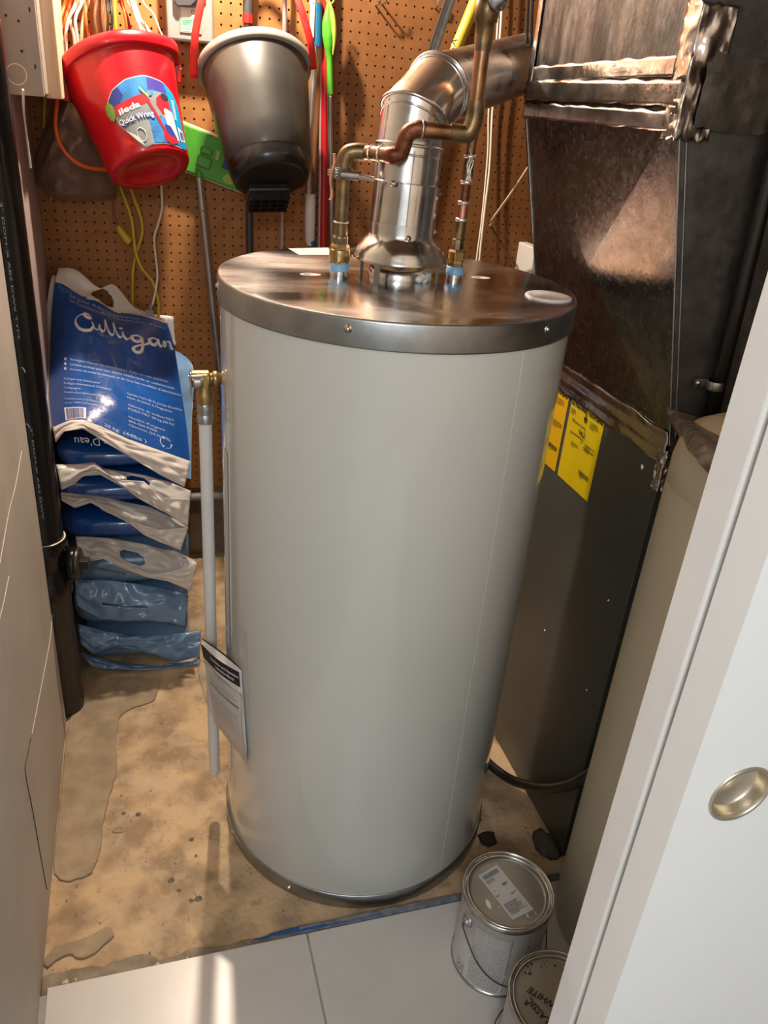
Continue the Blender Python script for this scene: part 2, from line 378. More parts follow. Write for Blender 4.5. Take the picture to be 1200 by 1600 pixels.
# ------------------------------------------------------------------ SETTING
YB, XL = 2.4696, -.245
YT, ZT = .978, .012                          # edge of the tiling, thickness of tiles
b = MB(); b.grid(lambda u, v: (lambda x, y: V(x, y, .0018*noise.noise(V(x*5, y*5, 0))+.0012*noise.noise(V(x*22, y*22, 3))-.0015))(-.42+2.2*u, -1.75+4.26*v), 150, 260)
b.box((-.42, -1.75, -.08), (1.78, 2.51, -.03))
floor = struct(b.build('floor', M['concrete']))
def fpatch(pts, z0, h, name, mt, parent=floor, jit=0.004):
    b = MB(); poly = []
    q = cat([PZ(x, y, z0) for x, y in pts]+[PZ(*pts[0], z0)], 4)[:-1]
    for i, p in enumerate(q):
        poly.append(V(p.x+jit*noise.noise(p*70), p.y+jit*noise.noise(p*70+V(9, 9, 9)), -.004))
    b.prism(poly, V(0, 0, h+.004)); return b.build(name, mt, parent, bevel=.0025)
fpatch([(249, 1062), (240, 1094), (202, 1109), (187, 1124), (181, 1165), (182, 1202), (172, 1244), (162, 1281), (159, 1319), (149, 1352), (132, 1371), (86, 1366), (95, 1250), (108, 1127), (132, 1085), (180, 1060)], 0, .004, 'cement_patch', M['cement'])
fpatch([(179, 1462), (170, 1450), (140, 1463), (95, 1478), (74, 1491), (72, 1512), (106, 1492), (132, 1498), (162, 1478)], 0, .004, 'cement_patch', M['cement'])
b = MB()                                     # ragged mortar bed sticking out from under the tiles
e0 = []; n = 70
for i in range(n+1):
    x = XL+.001+(1.2)*i/n; e0.append((x, YT+.016+.010*noise.noise(V(x*18, 0, 0))+.006*noise.noise(V(x*60, 5, 0))+(.012 if x < -.05 else 0)))
b.prism([V(x, y, -.004) for x, y in e0]+[V(XL+1.2, YT-.02, -.004), V(XL+.001, YT-.02, -.004)], V(0, 0, .0115))
b.build('mortar_bed', M['mortar'], floor, bevel=.002)
# tiles (about 0.6 m long), with open joints
xs = [XL+.012, .2395, .8425, 1.4455]; ys = [YT, .374, -.23, -.834, -1.438]
for j in range(4):
    for i in range(3):
        MB().box((xs[i]+(.0 if i == 0 else .0035), ys[j+1]+.0035, .0005), (xs[i+1], ys[j], ZT)).build('tile', M['tile'], floor, bevel=.0012)
MB().box((XL, ys[-1], -.002), (1.5, YT-.012, ZT-.003)).build('grout', M['grout'], floor)

b = MB().box((-.36, .33, 0), (XL, 1.696, 2.45)); wl = struct(b.build('wall_left', M['drywall'], bevel=.002))
# crack / board joint lines on the near wall
def wline(px, r, mt, name, x=XL+.0004):
    pts = cat([PX(a, c, x) for a, c in px], 3); b = MB(); b.tube(pts, r, 6, flat=.6); return b.build(name, mt, wl)
wline([(48, 1152), (43, 1180), (39, 1204), (50, 1262), (62, 1330), (73, 1390)], .0011, M['charcoal'], 'board_joint')
wline([(82, 960), (78, 1000), (66, 1065), (50, 1146)], .001, M['film'], 'scratch')
wline([(14, 900), (6, 940), (-5, 985)], .0008, M['film'], 'scratch')
wline([(34, 705), (24, 760), (14, 800), (0, 880)], .0007, M['film'], 'scratch')
b = MB().box((-.36, 1.812, 0), (XL, YB+.02, 2.45)); struct(b.build('wall_left', M['mauve'], bevel=.002))
struct(MB().box((-.42, 1.6, 0), (-.36, 1.9, 2.45)).build('wall_left', M['plaster']))
struct(MB().box((-.42, YB+.02, -.02), (1.78, YB+.1, 2.45)).build('wall_back', M['plaster']))
struct(MB().box((1.7, .45, -.02), (1.78, YB+.02, 2.45)).build('wall_right', M['joist']))
struct(MB().box((-.42, .45, 2.30), (1.78, YB+.1, 2.38)).build('ceiling', M['joist']))
struct(MB().box((XL, .33, 2.05), (1.78, .45, 2.30)).build('trim_header', M['white'], bevel=.003))
struct(MB().box((1.2, .33, ZT), (2.6, .45, 2.05)).build('wall_front', M['white']))
struct(MB().box((-1.6, -1.78, 0), (2.6, -1.7, 2.45)).build('wall_hall_end', M['white']))
struct(MB().box((2.52, -1.7, 0), (2.6, .33, 2.45)).build('wall_hall_right', M['white']))
struct(MB().box((-1.7, -1.78, -.03), (-1.6, .45, 2.45)).build('wall_hall_left', M['white']))
struct(MB().box((-1.6, .33, 0), (-.36, .45, 2.45)).build('wall_front', M['white']))
struct(MB().box((-1.6, -1.75, -.03), (-.42, .33, ZT)).build('floor', M['tile']))
struct(MB().box((1.78, -1.75, -.03), (2.6, .33, ZT)).build('floor', M['tile']))
struct(MB().box((-1.7, -1.78, 2.37), (2.6, .33, 2.45)).build('ceiling', M['white']))
# pegboard panels with real holes
pegroot = thing('pegboard', (.5, YB, .27), 'large brown perforated hardboard covering the back wall behind the tools', 'pegboard')
def pegpanel(x0, x1, z0, z1, gx, gz, mt):
    pit = .0254; vs_ = []; fs = []; r = .0031; y = YB; th = .006
    i0 = math.floor((x0-gx)/pit+.5); i1 = math.ceil((x1-gx)/pit-.5); k0 = math.floor((z0-gz)/pit+.5); k1 = math.ceil((z1-gz)/pit-.5)
    for k in range(k0, k1+1):
        for i in range(i0, i1+1):
            cx, cz = gx+i*pit, gz+k*pit; h = pit/2
            def cl(px, pz): return (min(max(px, x0), x1), min(max(pz, z0), z1))
            n = len(vs_); out = [(-h, -h), (0, -h), (h, -h), (h, 0), (h, h), (0, h), (-h, h), (-h, 0)]
            for ox, oz in out: a, c = cl(cx+ox, cz+oz); vs_.append(V(a, y, c))
            if cx-r < x0 or cx+r > x1 or cz-r < z0 or cz+r > z1:
                fs.append(tuple(range(n, n+8))); continue
            for q in (0, 1):
                for t in range(8):
                    an = -math.pi*.75+t*math.pi/4; vs_.append(V(cx+r*math.cos(an), y+q*th, cz+r*math.sin(an)))
            for t in range(8):
                t2 = (t+1) % 8
                fs.append((n+t, n+t2, n+8+t2, n+8+t)); fs.append((n+8+t, n+8+t2, n+16+t2, n+16+t))
    b = MB(); b.add(vs_, fs); b.box((x0, y+th, z0), (x1, y+th+.002, z1), 1); return b.build('hardboard_panel', [mt, M['dark']], pegroot)
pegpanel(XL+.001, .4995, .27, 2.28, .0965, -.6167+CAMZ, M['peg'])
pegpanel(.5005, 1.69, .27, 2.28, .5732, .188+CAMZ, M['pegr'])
tag(MB().tube([V(-.2, 2.435, .255), V(1.2, 2.435, .245)], .014, 12).build('conduit', M['casegrey']), 'grey horizontal pipe running along the foot of the perforated board', 'pipe')

# bulb on the closet ceiling, above the frame
t = thing('ceiling_bulb', BULB+V(0, 0, .06), 'bare light bulb in a ceiling socket inside the closet', 'lamp')
MB().lathe([(.03, .0), (.035, .02), (.05, .06), (.055, .10)], BULB+V(0, 0, .06), 24).build('socket', M['label_w'], t)
hl = thing('pendant_lamp', (-.35, -.80, 1.86), 'round frosted pendant lamp in the hall behind the photographer', 'lamp')
MB().tube([V(-.35, -.80, 2.19), V(-.35, -.80, 2.37)], .006, 8).build('cord', M['label_w'], hl)
MB().lathe([(.05, 2.185), (.05, 2.19), (.006, 2.20), (.0001, 2.20)], (-.35, -.80, 0), 24).build('canopy', M['label_w'], hl)

# doors: two sliding leaves stacked on the right
XD = .3765
for k, (y0, mt, nm) in enumerate([(.350, M['door'], 'a'), (.3905, M['doorb'], 'b')]):
    d = thing('door_%d' % (k+1), (XD, y0, ZT+.005), '', ''); del d['label']; del d['category']; struct(d)
    x0, x1, y1, z0, z1 = XD+.0008*k, 1.19, y0+.033, ZT+.005, 2.04
    if k:
        MB().box((x0, y0, z0), (x1, y1, z1)).build('door_leaf', mt, d, bevel=.0022); continue
    c = P(1156.3, 1240.5, .35); r = .0250; h = .04; n = 48; b = MB()
    circ = [V(c.x+r*math.cos(2*math.pi*j/n), y0, c.z+r*math.sin(2*math.pi*j/n)) for j in range(n)]
    sq = []
    for j in range(n):
        a = 2*math.pi*j/n; q = max(abs(math.cos(a)), abs(math.sin(a))); sq.append(V(c.x+h*math.cos(a)/q, y0, c.z+h*math.sin(a)/q))
    b.add(circ+sq, [(j, (j+1) % n, n+(j+1) % n, n+j) for j in range(n)])
    X = [x0, c.x-h, c.x+h, x1]; Z = [z0, c.z-h, c.z+h, z1]
    for i in range(3):
        for j in range(3):
            if i == 1 and j == 1: continue
            b.add([V(X[i], y0, Z[j]), V(X[i+1], y0, Z[j]), V(X[i+1], y0, Z[j+1]), V(X[i], y0, Z[j+1])], [(0, 1, 2, 3)])
    b.add([V(x0, y0, z0), V(x1, y0, z0), V(x1, y0, z1), V(x0, y0, z1), V(x0, y1, z0), V(x1, y1, z0), V(x1, y1, z1), V(x0, y1, z1)],
          [(0, 3, 7, 4), (1, 5, 6, 2), (4, 7, 6, 5), (0, 4, 5, 1), (3, 2, 6, 7)])
    leaf = b.build('door_leaf', mt, d)
    A = Matrix(((1, 0, 0), (0, 0, -1), (0, 1, 0)))       # local z -> -y (towards the camera)
    pull = MB().lathe([(.0286, -.0004), (.0284, .0012), (.0268, .0021), (.0254, .0016), (.0247, .0004), (.0242, -.004), (.0238, -.0095), (.0222, -.0118), (.0001, -.0121)], c, n, 0, A)
    pull.build('flush_pull', M['nickel'], leaf)

# ------------------------------------------------------------------ WATER HEATER
wh = thing('water_heater', (HX, HY, 0), 'large grey cylindrical gas water heater with galvanised steel lid', 'water heater')
b = MB(); b.lathe([(.296, .026), (.2965, .03), (.2965, HT-.03)], (HX, HY, 0), 160); b.build('jacket', M['jacket'], wh)
b = MB(); b.lathe([(.28, .0), (.2995, .0), (.3000, .003), (.3000, .034), (.2985, .036), (.296, .036)], (HX, HY, 0), 160, 0)
b.build('base_ring', M['rimsteel'], wh)
b = MB(); b.lathe([(.2972, HT-.041), (.3005, HT-.041), (.3008, HT-.039), (.3002, HT-.004), (.2992, HT-.0012), (.297, HT-.0002)], (HX, HY, 0), 160)
b.build('lid_rim', M['rimsteel'], wh)
b = MB(); b.lathe([(.297, HT-.0002), (.29, HT), (.2, HT), (.0001, HT)], (HX, HY, 0), 160, 0, sm=False); b.build('lid', M['galv'], wh)
def cylat(az, z, r=.297): a = D2R(az); return V(HX+r*math.cos(a), HY+r*math.sin(a), z)
b = MB()                                    # folded seam of the jacket
az = -67; e = .55
b.grid(lambda u, v: cylat(az-e/2+e*u, .04+(HT-.085)*v, .2968+.0008*math.sin(math.pi*u)), 3, 1); b.build('jacket_seam', M['jacket'], wh)
for az, z in ((-119.9, HT-.016), (-59, HT-.016), (-179, HT-.016), (0, HT-.016), (120, HT-.016), (-131.3, .016), (-30, .02), (-168, .02)):
    A = axis_to(cylat(az, 0, 1)-cylat(az, 0, 0)); c = cylat(az, z, .2998); b = MB()
    b.lathe([(.0062, .0), (.006, .0012), (.0034, .0014), (.0032, .0036), (.0018, .0046), (.0001, .0048)], c, 14, 0, A)
    b.build('rim_screw', M['chrome'], wh)
# stickers lying on the lid
Zl = HT+.0004
def flat(z): return lambda x, y: V(x, y, z)
for (cx, cy) in ((.274, 1.327), (.583, 1.335)):
    o = MB().disc((cx, cy, Zl), .018, 28, 0, None, .0105).build('oval_sticker', M['label_w'], wh)
    b = MB()
    for k in range(3): greek(b, flat(Zl+.0003), cx-.011, cy+.003-.0045*k, .022, 1, .004, .0022, seed=k+int(cx*100))
    b.build('sticker_print', M['lab_red'] if cx > .4 else M['ink'], o)
b = MB().add([V(.279, 1.566, Zl), V(.288, 1.503, Zl), V(.352, 1.512, Zl), V(.362, 1.590, Zl)], [(0, 1, 2, 3)])
b.build('lid_notice', mat('pinkish_paper', (.82, .60, .52), .5, var=.03), wh)
# white plug
b = MB(); b.lathe([(.0385, 0), (.0380, .002), (.036, .003), (.031, .003), (.029, .001), (.0001, .001)], (.645, 1.192, HT), 40)
b.build('anode_cap', M['pvc'], wh)
# nipples with blue liners
for (nx, ny, rr) in ((.322, 1.326, .0150), (.527, 1.322, .0140)):
    b = MB(); b.lathe([(rr, 0), (rr, .006), (rr*.97, .008)], (nx, ny, HT), 24, 1); b.lathe([(rr*1.08, .008), (rr*1.08, .021), (rr*.9, .0215)], (nx, ny, HT), 24, 0)
    b.build('water_nipple', [M['bluenip'], M['chrome']], wh)
# warning label wrapping round the left side
b = MB(); b.grid(lambda u, v: cylat(184+5*u, .50+.42*v, .2974), 6, 1); b.build('warning_label', M['label_w'], wh)

# draft hood on four legs
vx, vy = .4255, 1.3255
hood = thing('draft_hood', (vx, vy, HT), 'flared aluminium draft hood on thin legs over the water heater lid', 'draft hood')
b = MB(); b.lathe([(.050, 0), (.050, .014), (.047, .016), (.040, .016), (.0001, .01)], (vx, vy, HT), 40); b.build('flue_collar', M['alum'], hood)
b = MB(); b.lathe([(.0800, .0300), (.0808, .0315), (.0795, .0335), (.0770, .041), (.0705, .052), (.0620, .062), (.0555, .068), (.0545, .074), (.0545, .09)], (vx, vy, HT), 64)
b.lathe([(.0800, .0300), (.0770, .039), (.0695, .050), (.0545, .066)], (vx, vy, HT), 64)
b.build('hood_skirt', M['alum'], hood)
for an in (224, 318, 135, 42):
    a = D2R(an); c = V(vx+.0725*math.cos(a), vy+.0725*math.sin(a), HT); rad = V(math.cos(a), math.sin(a), 0); tg = V(-math.sin(a), math.cos(a), 0)
    b = MB(); p = [c-tg*.0052-rad*.001, c+tg*.0052-rad*.001, c+tg*.0052+rad*.001, c-tg*.0052+rad*.001]
    b.hexa([p[0], p[1], p[2], p[3]]+[q+V(0, 0, .041) for q in p]); b.build('hood_leg', M['steel'], hood)
b = MB()
for j in range(9):
    a = D2R(-62+j*7); c = V(vx+.0505*math.cos(a), vy+.0505*math.sin(a), HT+.006+.003*math.sin(j*2.1)); b.lathe([(.0001, -.007), (.006, -.004), (.0075, 0), (.006, .004), (.0001, .007)], c, 10)
b.build('sealant_bead', M['pvc'], hood, label='white blob of sealant at the collar')

# flue pipe: riser, two gores, horizontal run
flue = thing('flue_pipe', (vx, vy, HT+.068), 'shiny aluminium flue pipe rising from the heater and bending right', 'flue pipe')
RF = .0532
end = V(.775, 1.690, 1.562)
dirH = V(.685, .722, .10).normalized()
d0 = V(0, 0, 1)
c0 = V(.4290, 1.3290, 1.412)
hd = V(.688, .7257, 0)
g1 = V(.4335, 1.3335, 1.456); g2 = V(vx, vy, 1.496)+hd*.090
d1 = (g1-c0).normalized(); d2 = (g2-g1).normalized(); dirR = (end-g2).normalized()
def cutring(c, n, r): 
    A = axis_to(n, V(-dirH.y, dirH.x, 0)); return [c + A @ V(r*math.cos(2*math.pi*j/48), r*math.sin(2*math.pi*j/48), 0) for j in range(48)]
def segment(ca, na, cb, nb, axis, r, name, mt, beads=(True, True)):
    """pipe gore between two tilted cut planes"""
    A = axis_to(axis, V(-dirH.y, dirH.x, 0)); b = MB(); vs_ = []; rings = 7
    def hit(c, n, off):        # point along the axis on plane (c, n)
        t = (c-ca-off).dot(n)/axis.dot(n); return ca+off+axis*t
    for k in range(rings):
        t = k/(rings-1)
        for j in range(48):
            off = A @ V(r*math.cos(2*math.pi*j/48), r*math.sin(2*math.pi*j/48), 0)
            vs_.append(hit(ca, na, off).lerp(hit(cb, nb, off), t))
    b.add(vs_, [(k*48+j, k*48+(j+1) % 48, (k+1)*48+(j+1) % 48, (k+1)*48+j) for k in range(rings-1) for j in range(48)], 0, True)
    o = b.build(name, mt, flue)
    return o
def bead(c, n, axis, r, rr=.0022):
    A = axis_to(axis, V(-dirH.y, dirH.x, 0)); pts = []
    for j in range(49):
        off = A @ V(r*math.cos(2*math.pi*j/48), r*math.sin(2*math.pi*j/48), 0); t = (-off).dot(n)/axis.dot(n); pts.append(c+off+axis*t)
    return MB().tube(pts, rr, 8, caps=False).build('seam_bead', M['alum'], flue)
cb = V(vx, vy, HT+.0745)
d0 = (c0-V(vx, vy, HT+.149)).normalized(); n1 = d0; n2 = (d1+d2*.8).normalized(); n3 = (d2+dirR).normalized()
segment(cb, d0, V(vx, vy, HT+.149), d0, d0, RF+.0012, 'riser', M['alum'])
segment(V(vx, vy, HT+.149), d0, c0, n1, d0, RF, 'riser', M['alum'])
segment(c0, n1, g1, n2, d1, RF, 'elbow_gore', M['alum'])
segment(g1, n2, g2, n3, d2, RF, 'elbow_gore', M['alum'])
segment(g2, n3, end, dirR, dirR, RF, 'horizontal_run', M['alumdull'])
bead(c0, n1, d0, RF+.0005, .0028); bead(c0-d0*.014, n1, d0, RF, .0018); bead(g1, n2, d1, RF+.0008, .003); bead(g1-d1*.013, n2, d1, RF, .0018)
bead(g2, n3, d2, RF+.0008, .003); bead(g2-d2*.012, n3, d2, RF, .0016); bead(V(vx, vy, HT+.149), d0, d0, RF+.001, .0009)
b = MB()                                # lengthwise lap seam
b.tube([V(vx-.010, vy-RF, HT+.08), V(vx-.006, vy-RF-.0003, 1.41)], .0007, 6); b.build('lap_seam', M['alum'], flue)
for (px, py) in ((614, 287), (637.5, 373)):
    d = ray(px, py); a = d.x**2+d.y**2; bb = -2*(d.x*vx+d.y*vy); cc = vx**2+vy**2-(RF+.001)**2; t = (-bb-math.sqrt(bb*bb-4*a*cc))/(2*a); p = CAM+d*t
    A = axis_to(V(p.x-vx, p.y-vy, 0)); MB().lathe([(.0052, 0), (.005, .0015), (.0028, .0018), (.0027, .0042), (.0001, .0045)], p, 12, 0, A).build('screw', M['chrome'], flue)
for z in (1.345, 1.285):
    A = axis_to(V(1, -.25, 0)); MB().lathe([(.0045, 0), (.0045, .002), (.0026, .003), (.0001, .008)], V(vx, vy, z)+V(1, -.25, 0).normalized()*(RF+.001), 12, 0, A).build('screw', M['chrome'], flue)

# ------------------------------------------------------------------ COPPER PIPES
def ring(b, c, d, r0, L, mi=0):
    d = Vector(d).normalized(); A = axis_to(d)
    b.lathe([(r0*.86, -L/2), (r0, -L/2+.0008), (r0*1.02, 0), (r0, L/2-.0008), (r0*.86, L/2)], Vector(c), 20, mi, A)
RP = .0112
hot = thing('copper_pipe', (.322, 1.326, HT+.02), 'aged copper pipe crossing in front of the flue from the left nipple', 'pipe', )
L0 = V(.3215, 1.3255, HT+.0215); Ltop = P(535, 236, 1.318)
b = MB(); ring(b, L0+V(0, 0, .012), (0, 0, 1), .0170, .020, 1)
A = axis_to((0, 0, 1)); b.lathe([(.0165, -.002), (.0165, .026), (.014, .030), (.0118, .032)], L0, 6, 1, sm=False); b.lathe([(.0132, .03), (.0132, .042), (.0118, .044)], L0, 8, 2, sm=False)
b.build('union_nut', [M['brass'], M['brass'], M['oldbrass']], hot, bevel=.0006)
zt = Ltop.z; xl = L0.x
e1 = P(613, 243, 1.262); e2 = P(626, 238, 1.258); e3 = P(637, 210, 1.250); e4 = P(652, 202, 1.246); T0 = P(722, 209, 1.238); T1 = P(740, 196, 1.236)
cornerA = V(xl, 1.3255, zt)
b = MB(); b.tube([L0+V(0, 0, .03), V(xl, 1.3255, zt-.03)], RP, 20); b.build('riser', M['oldbrass'], hot)
bend = cat([V(xl, 1.3255, zt-.034), V(xl, 1.3255, zt-.016), V(xl+.005, 1.3235, zt-.004), V(xl+.018, 1.320, zt), V(xl+.034, 1.315, zt)], 5)
MB().tube(bend, RP+.0018, 20).build('elbow', M['oldbrass'], hot)
q0 = V(xl+.03, 1.316, zt)
MB().tube([q0, e1], RP, 20).build('cross_pipe', M['copper'], hot)
MB().tube(cat([q0.lerp(e1, .86), e1, e2, e3, e4, e4.lerp(T0, .16)], 6), RP+.0012, 20).build('offset_bend', M['copperdark'], hot)
MB().tube([e4, T0], RP, 20).build('cross_pipe', M['copper'], hot)
upx = T1.x; upy = T1.y; 
MB().tube(cat([e4.lerp(T0, .72), T0, V(upx-.006, upy, T0.z+.003), V(upx, upy, T0.z+.022), V(upx, upy, T0.z+.046)], 6), RP+.0022, 20).build('elbow', M['oldbrass'], hot)
ztop = P(757, 42, upy).z
MB().tube([V(upx, upy, T0.z+.03), V(upx, upy, ztop)], RP, 20).build('riser', M['copper'], hot)
b = MB(); zz = ztop
b.lathe([(.0122, -.03), (.0135, -.012), (.0135, .004), (.0165, .006), (.0172, .02), (.0165, .034), (.013, .036), (.0125, .2)], (upx, upy, zz), 20)
b.build('valve_body', M['oldbrass'], hot)
b = MB(); b.lathe([(.010, -.004), (.0145, -.002), (.0145, .004), (.008, .006), (.007, .014), (.0001, .015)], P(777, 0, upy-.02), 20, 0, axis_to((.3, -.9, .2)))
b.build('valve_knob', M['steel'], hot)
for p, d_, r_ in ((V(xl, 1.3255, HT+.085), (0, 0, 1), RP), (V(xl, 1.3255, HT+.062), (0, 0, 1), RP), (q0.lerp(e1, .28), e1-q0, RP), (q0.lerp(e1, .62), e1-q0, RP), (e4.lerp(T0, .1), T0-e4, RP+.0012)):
    b = MB(); ring(b, p, d_, r_+.0012, .0035); b.build('solder_ring', M['solder'], hot)
# ground clamp with braided wire
gc = thing('ground_clamp', V(xl, 1.3255, P(540, 271, 1.3255).z), 'zinc ground clamp gripping the left copper riser', 'clamp')
cz = P(540, 271, 1.3255).z
b = MB(); b.lathe([(.0135, -.008), (.0150, -.006), (.0150, .006), (.0135, .008)], (xl, 1.3255, cz), 8, 0, sm=False); b.build('clamp_jaw', M['steel'], gc, bevel=.001)
y = 1.306
b = MB(); b.tube([V(xl-.030, y, cz+.002), V(xl-.016, y, cz+.002)], .0045, 10); b.tube([V(xl-.024, y, cz+.002), V(xl-.020, y, cz+.002)], .0068, 6, sm=False)
b.tube([V(xl-.012, y, cz), V(xl+.018, y, cz-.001)], .0075, 8); b.tube([V(xl-.016, y, cz), V(xl-.011, y, cz)], .0105, 6, sm=False)
b.tube([V(xl+.018, y, cz-.001), V(xl+.045, y, cz-.004)], [.0035, .0032], 8); b.build('clamp_screw', M['steel'], gc)
b = MB()
for k in range(7):
    ph = k*.9; pts = []
    for i in range(26):
        t = i/25; pt = P(522, 240, 1.30).lerp(P(516, 312, 1.30), t); pts.append(pt+V(.0022*math.cos(ph+t*22), .0022*math.sin(ph+t*22), 0)+V(.002*math.sin(t*9), 0, 0))
    b.tube(pts, .0009, 5)
b.build('braided_wire', M['newcopper'], gc, label='frayed bright copper braid')

cold = thing('copper_pipe', (.527, 1.322, HT+.02), 'thinner solder-streaked copper riser standing on the right nipple', 'pipe')
R0 = V(.527, 1.322, HT+.0215); rr = .0078
b = MB(); b.lathe([(.0135, -.002), (.0142, .006), (.012, .012)], R0, 6, 0, sm=False); b.lathe([(.0155, .012), (.0155, .024), (.0125, .028)], R0, 6, 0, sm=False)
b.lathe([(.0105, .028), (.0105, .044), (.009, .046)], R0, 8, 1, sm=False); b.build('union_nut', [M['brass'], M['oldbrass']], cold, bevel=.0006)
zc = [R0.z+.04, R0.z+.075, R0.z+.105, R0.z+.135, R0.z+.17, R0.z+.20, R0.z+.23, R0.z+.44]
tx = lambda z: V(R0.x+(z-R0.z)*.02, R0.y, z)
for i, mt in enumerate(['oldbrass', 'newcopper', 'copperdark', 'oldbrass', 'copper', 'oldbrass', 'copper']):
    MB().tube([tx(zc[i]), tx(zc[i+1])], rr+(.0012 if mt in ('newcopper', 'oldbrass') else 0), 18).build('riser', M[mt], cold)
for z in (zc[1]+.001, zc[2]-.002, zc[3], zc[4]+.004, zc[5]+.01):
    b = MB(); ring(b, tx(z), (0, 0, 1), rr+.0024, .006); b.build('solder_ring', M['solder'], cold)
b = MB()
for s_ in range(3):
    p = [tx(zc[3]+.003+k*.008)+V((-.5+.4*s_)*rr+.002*math.sin(k*1.7+s_), -rr*1.02, 0) for k in range(7-s_)]
    b.tube(p, [.0022-.0002*k for k in range(7-s_)], 6)
b.build('solder_drip', M['solder'], cold)

# ------------------------------------------------------------------ RELIEF VALVE + DRAIN TUBE
dx, dy = .0960, 1.335
tp = thing('relief_valve', P(318, 590, dy), 'brass relief valve with steel test lever on the heater\'s left side', 'valve')
vb = P(319, 592, dy)
b = MB(); A = axis_to((1, 0, 0))
b.lathe([(.001, -.024), (.0145, -.024), (.0150, -.019), (.0150, .006), (.0145, .009), (.010, .010), (.0105, .013), (.0135, .014), (.0135, .022), (.010, .024), (.010, .05)], vb, 24, 0, A)
b.box(vb+V(-.003, -.018, -.012), vb+V(.004, -.012, .012)); b.lathe([(.0145, -.042), (.0150, -.036), (.0150, -.026), (.0135, -.022), (.0125, -.005)], vb+V(.000, 0, 0), 24, 0)
b.build('valve_body', M['brass'], tp)
b = MB(); lv = P(297, 592, dy-.01); b.box(lv+V(-.0012, -.012, -.030), lv+V(.0018, -.004, .014)); b.build('test_lever', M['steel'], tp, bevel=.001)
b = MB(); b.tube([lv+V(-.003, -.008, .006), lv+V(.02, -.006, .006)], .0028, 8); b.tube([lv+V(.006, -.004, -.004), lv+V(.016, -.004, -.004)], .012, 8); b.build('lever_pin', M['steel'], tp)
dr = thing('drain_tube', V(vb.x, dy, .05), 'long white plastic drain tube hanging from the brass valve', 'pipe')
zc0 = vb.z-.0415
b = MB(); b.lathe([(.0135, -.038), (.0142, -.034), (.0142, -.024), (.0128, -.022), (.0128, -.020), (.0138, -.018), (.0138, -.004), (.012, 0), (.0001, 0)], (vb.x, dy, zc0), 24); b.build('coupling', M['steel'], dr)
ze = P(335, 1206, dy).z
b = MB(); b.lathe([(.0085, ze), (.0112, ze), (.0115, ze+.002), (.0115, zc0-.034)], (vb.x, dy, 0), 24); b.lathe([(.0085, ze+.0), (.0085, zc0-.04)], (vb.x, dy, 0), 16); b.build('tube', M['pvc'], dr)

# ------------------------------------------------------------------ MANUAL IN ITS POUCH
mTR, mTL, mBR, mBL = P(374, 1050, 1.200), P(314, 1004, 1.29), P(385, 1187, 1.176), P(337, 1128, 1.285)
mn = thing('instruction_manual', (mTR+mBL)/2-V(0, 0, .1), 'black and white printed booklet tucked in a clear pouch at the heater\'s left side', 'booklet')
nm = (mTR-mTL).cross(mBL-mTL).normalized()
if nm.y > 0: nm = -nm
def bow(k): return lambda u, v: mTL.lerp(mTR, u).lerp(mBL.lerp(mBR, u), v) + nm*(k*math.sin(math.pi*u)*(1-.6*v)) 
SB = bow(.006)
b = MB(); b.grid(SB, 12, 8); COV = b.build('front_cover', M['paper'], mn, solid=.0006)
for k in range(5):
    kk = -.001-.0028*k
    b = MB(); b.grid(lambda u, v: bow(.006)(u, v)+nm*(kk*(.25+math.sin(math.pi*u*.9)*(1-.75*v)))+V(0, 0, .002*k*(1-u)*(1-v)), 12, 6); b.build('page' if k < 4 else 'back_cover', M['paper'] if k < 4 else M['ink'], mn, solid=.0004)
cv = lambda x, y: SB(x, 1-y)+nm*.0009
b = MB(); b.grid(lambda u, v: SB(u, .17*v)+nm*.0007, 12, 2); b.build('title_band', M['ink'], COV)
cw = lambda x, y: SB(x, 1-y)+nm*.0013
b = MB(); put_text(b, 'Installation and Operation', cw, .28, .925, .70, .03, bold=.02); put_text(b, 'Instruction Manual', cw, .42, .868, .45, .03, bold=.02); b.build('title_print', M['print'], COV)
b = MB(); greek(b, cv, .30, .78, .62, 3, .025, .009, seed=4); greek(b, cv, .14, .66, .76, 4, .028, .008, seed=5); greek(b, cv, .14, .44, .76, 9, .030, .007, seed=6); b.build('cover_print', M['graybar'], COV)
b = MB(); rect(b, cv, .12, .555, .80, .03, n=8); rect(b, cv, .12, .70, .80, .004, n=8); rect(b, cv, .12, .10, .80, .003, n=8); rect(b, cv, .12, .16, .80, .003, n=8); b.build('cover_rule', M['graybar'], COV)
pu = MB(); pS = ngrid([[mTL.lerp(mTR, u)+V(0, 0, -.035+.010*math.sin(5*u))+nm*(.007+.004*math.sin(3*u)) for u in (-.12, .3, .7, 1.12)],
                      [mTL.lerp(mTR, u).lerp(mBL.lerp(mBR, u), .6)+nm*(.010) for u in (-.14, .3, .7, 1.08)],
                      [mTL.lerp(mTR, u).lerp(mBL.lerp(mBR, u), 1.04)+nm*(.001) for u in (-.04, .3, .7, 1.05)]])
pu.grid(wob(pS, .002, 40), 16, 20)
po = pu.build('document_pouch', M['clear'], solid=.0003); tag(po, 'clear plastic pouch holding the booklet against the heater jacket', 'pouch')
b = MB(); b.grid(lambda u, v: cylat(201+8*(u-.5)*(1-v*.2)+3*v, .60-.34*v, .2985+.002*noise.noise(V(u*6, v*9, 1))), 10, 16)
tag(b.build('pouch_backing', M['clear']), 'clear plastic film stuck to the heater behind the booklet', 'film')

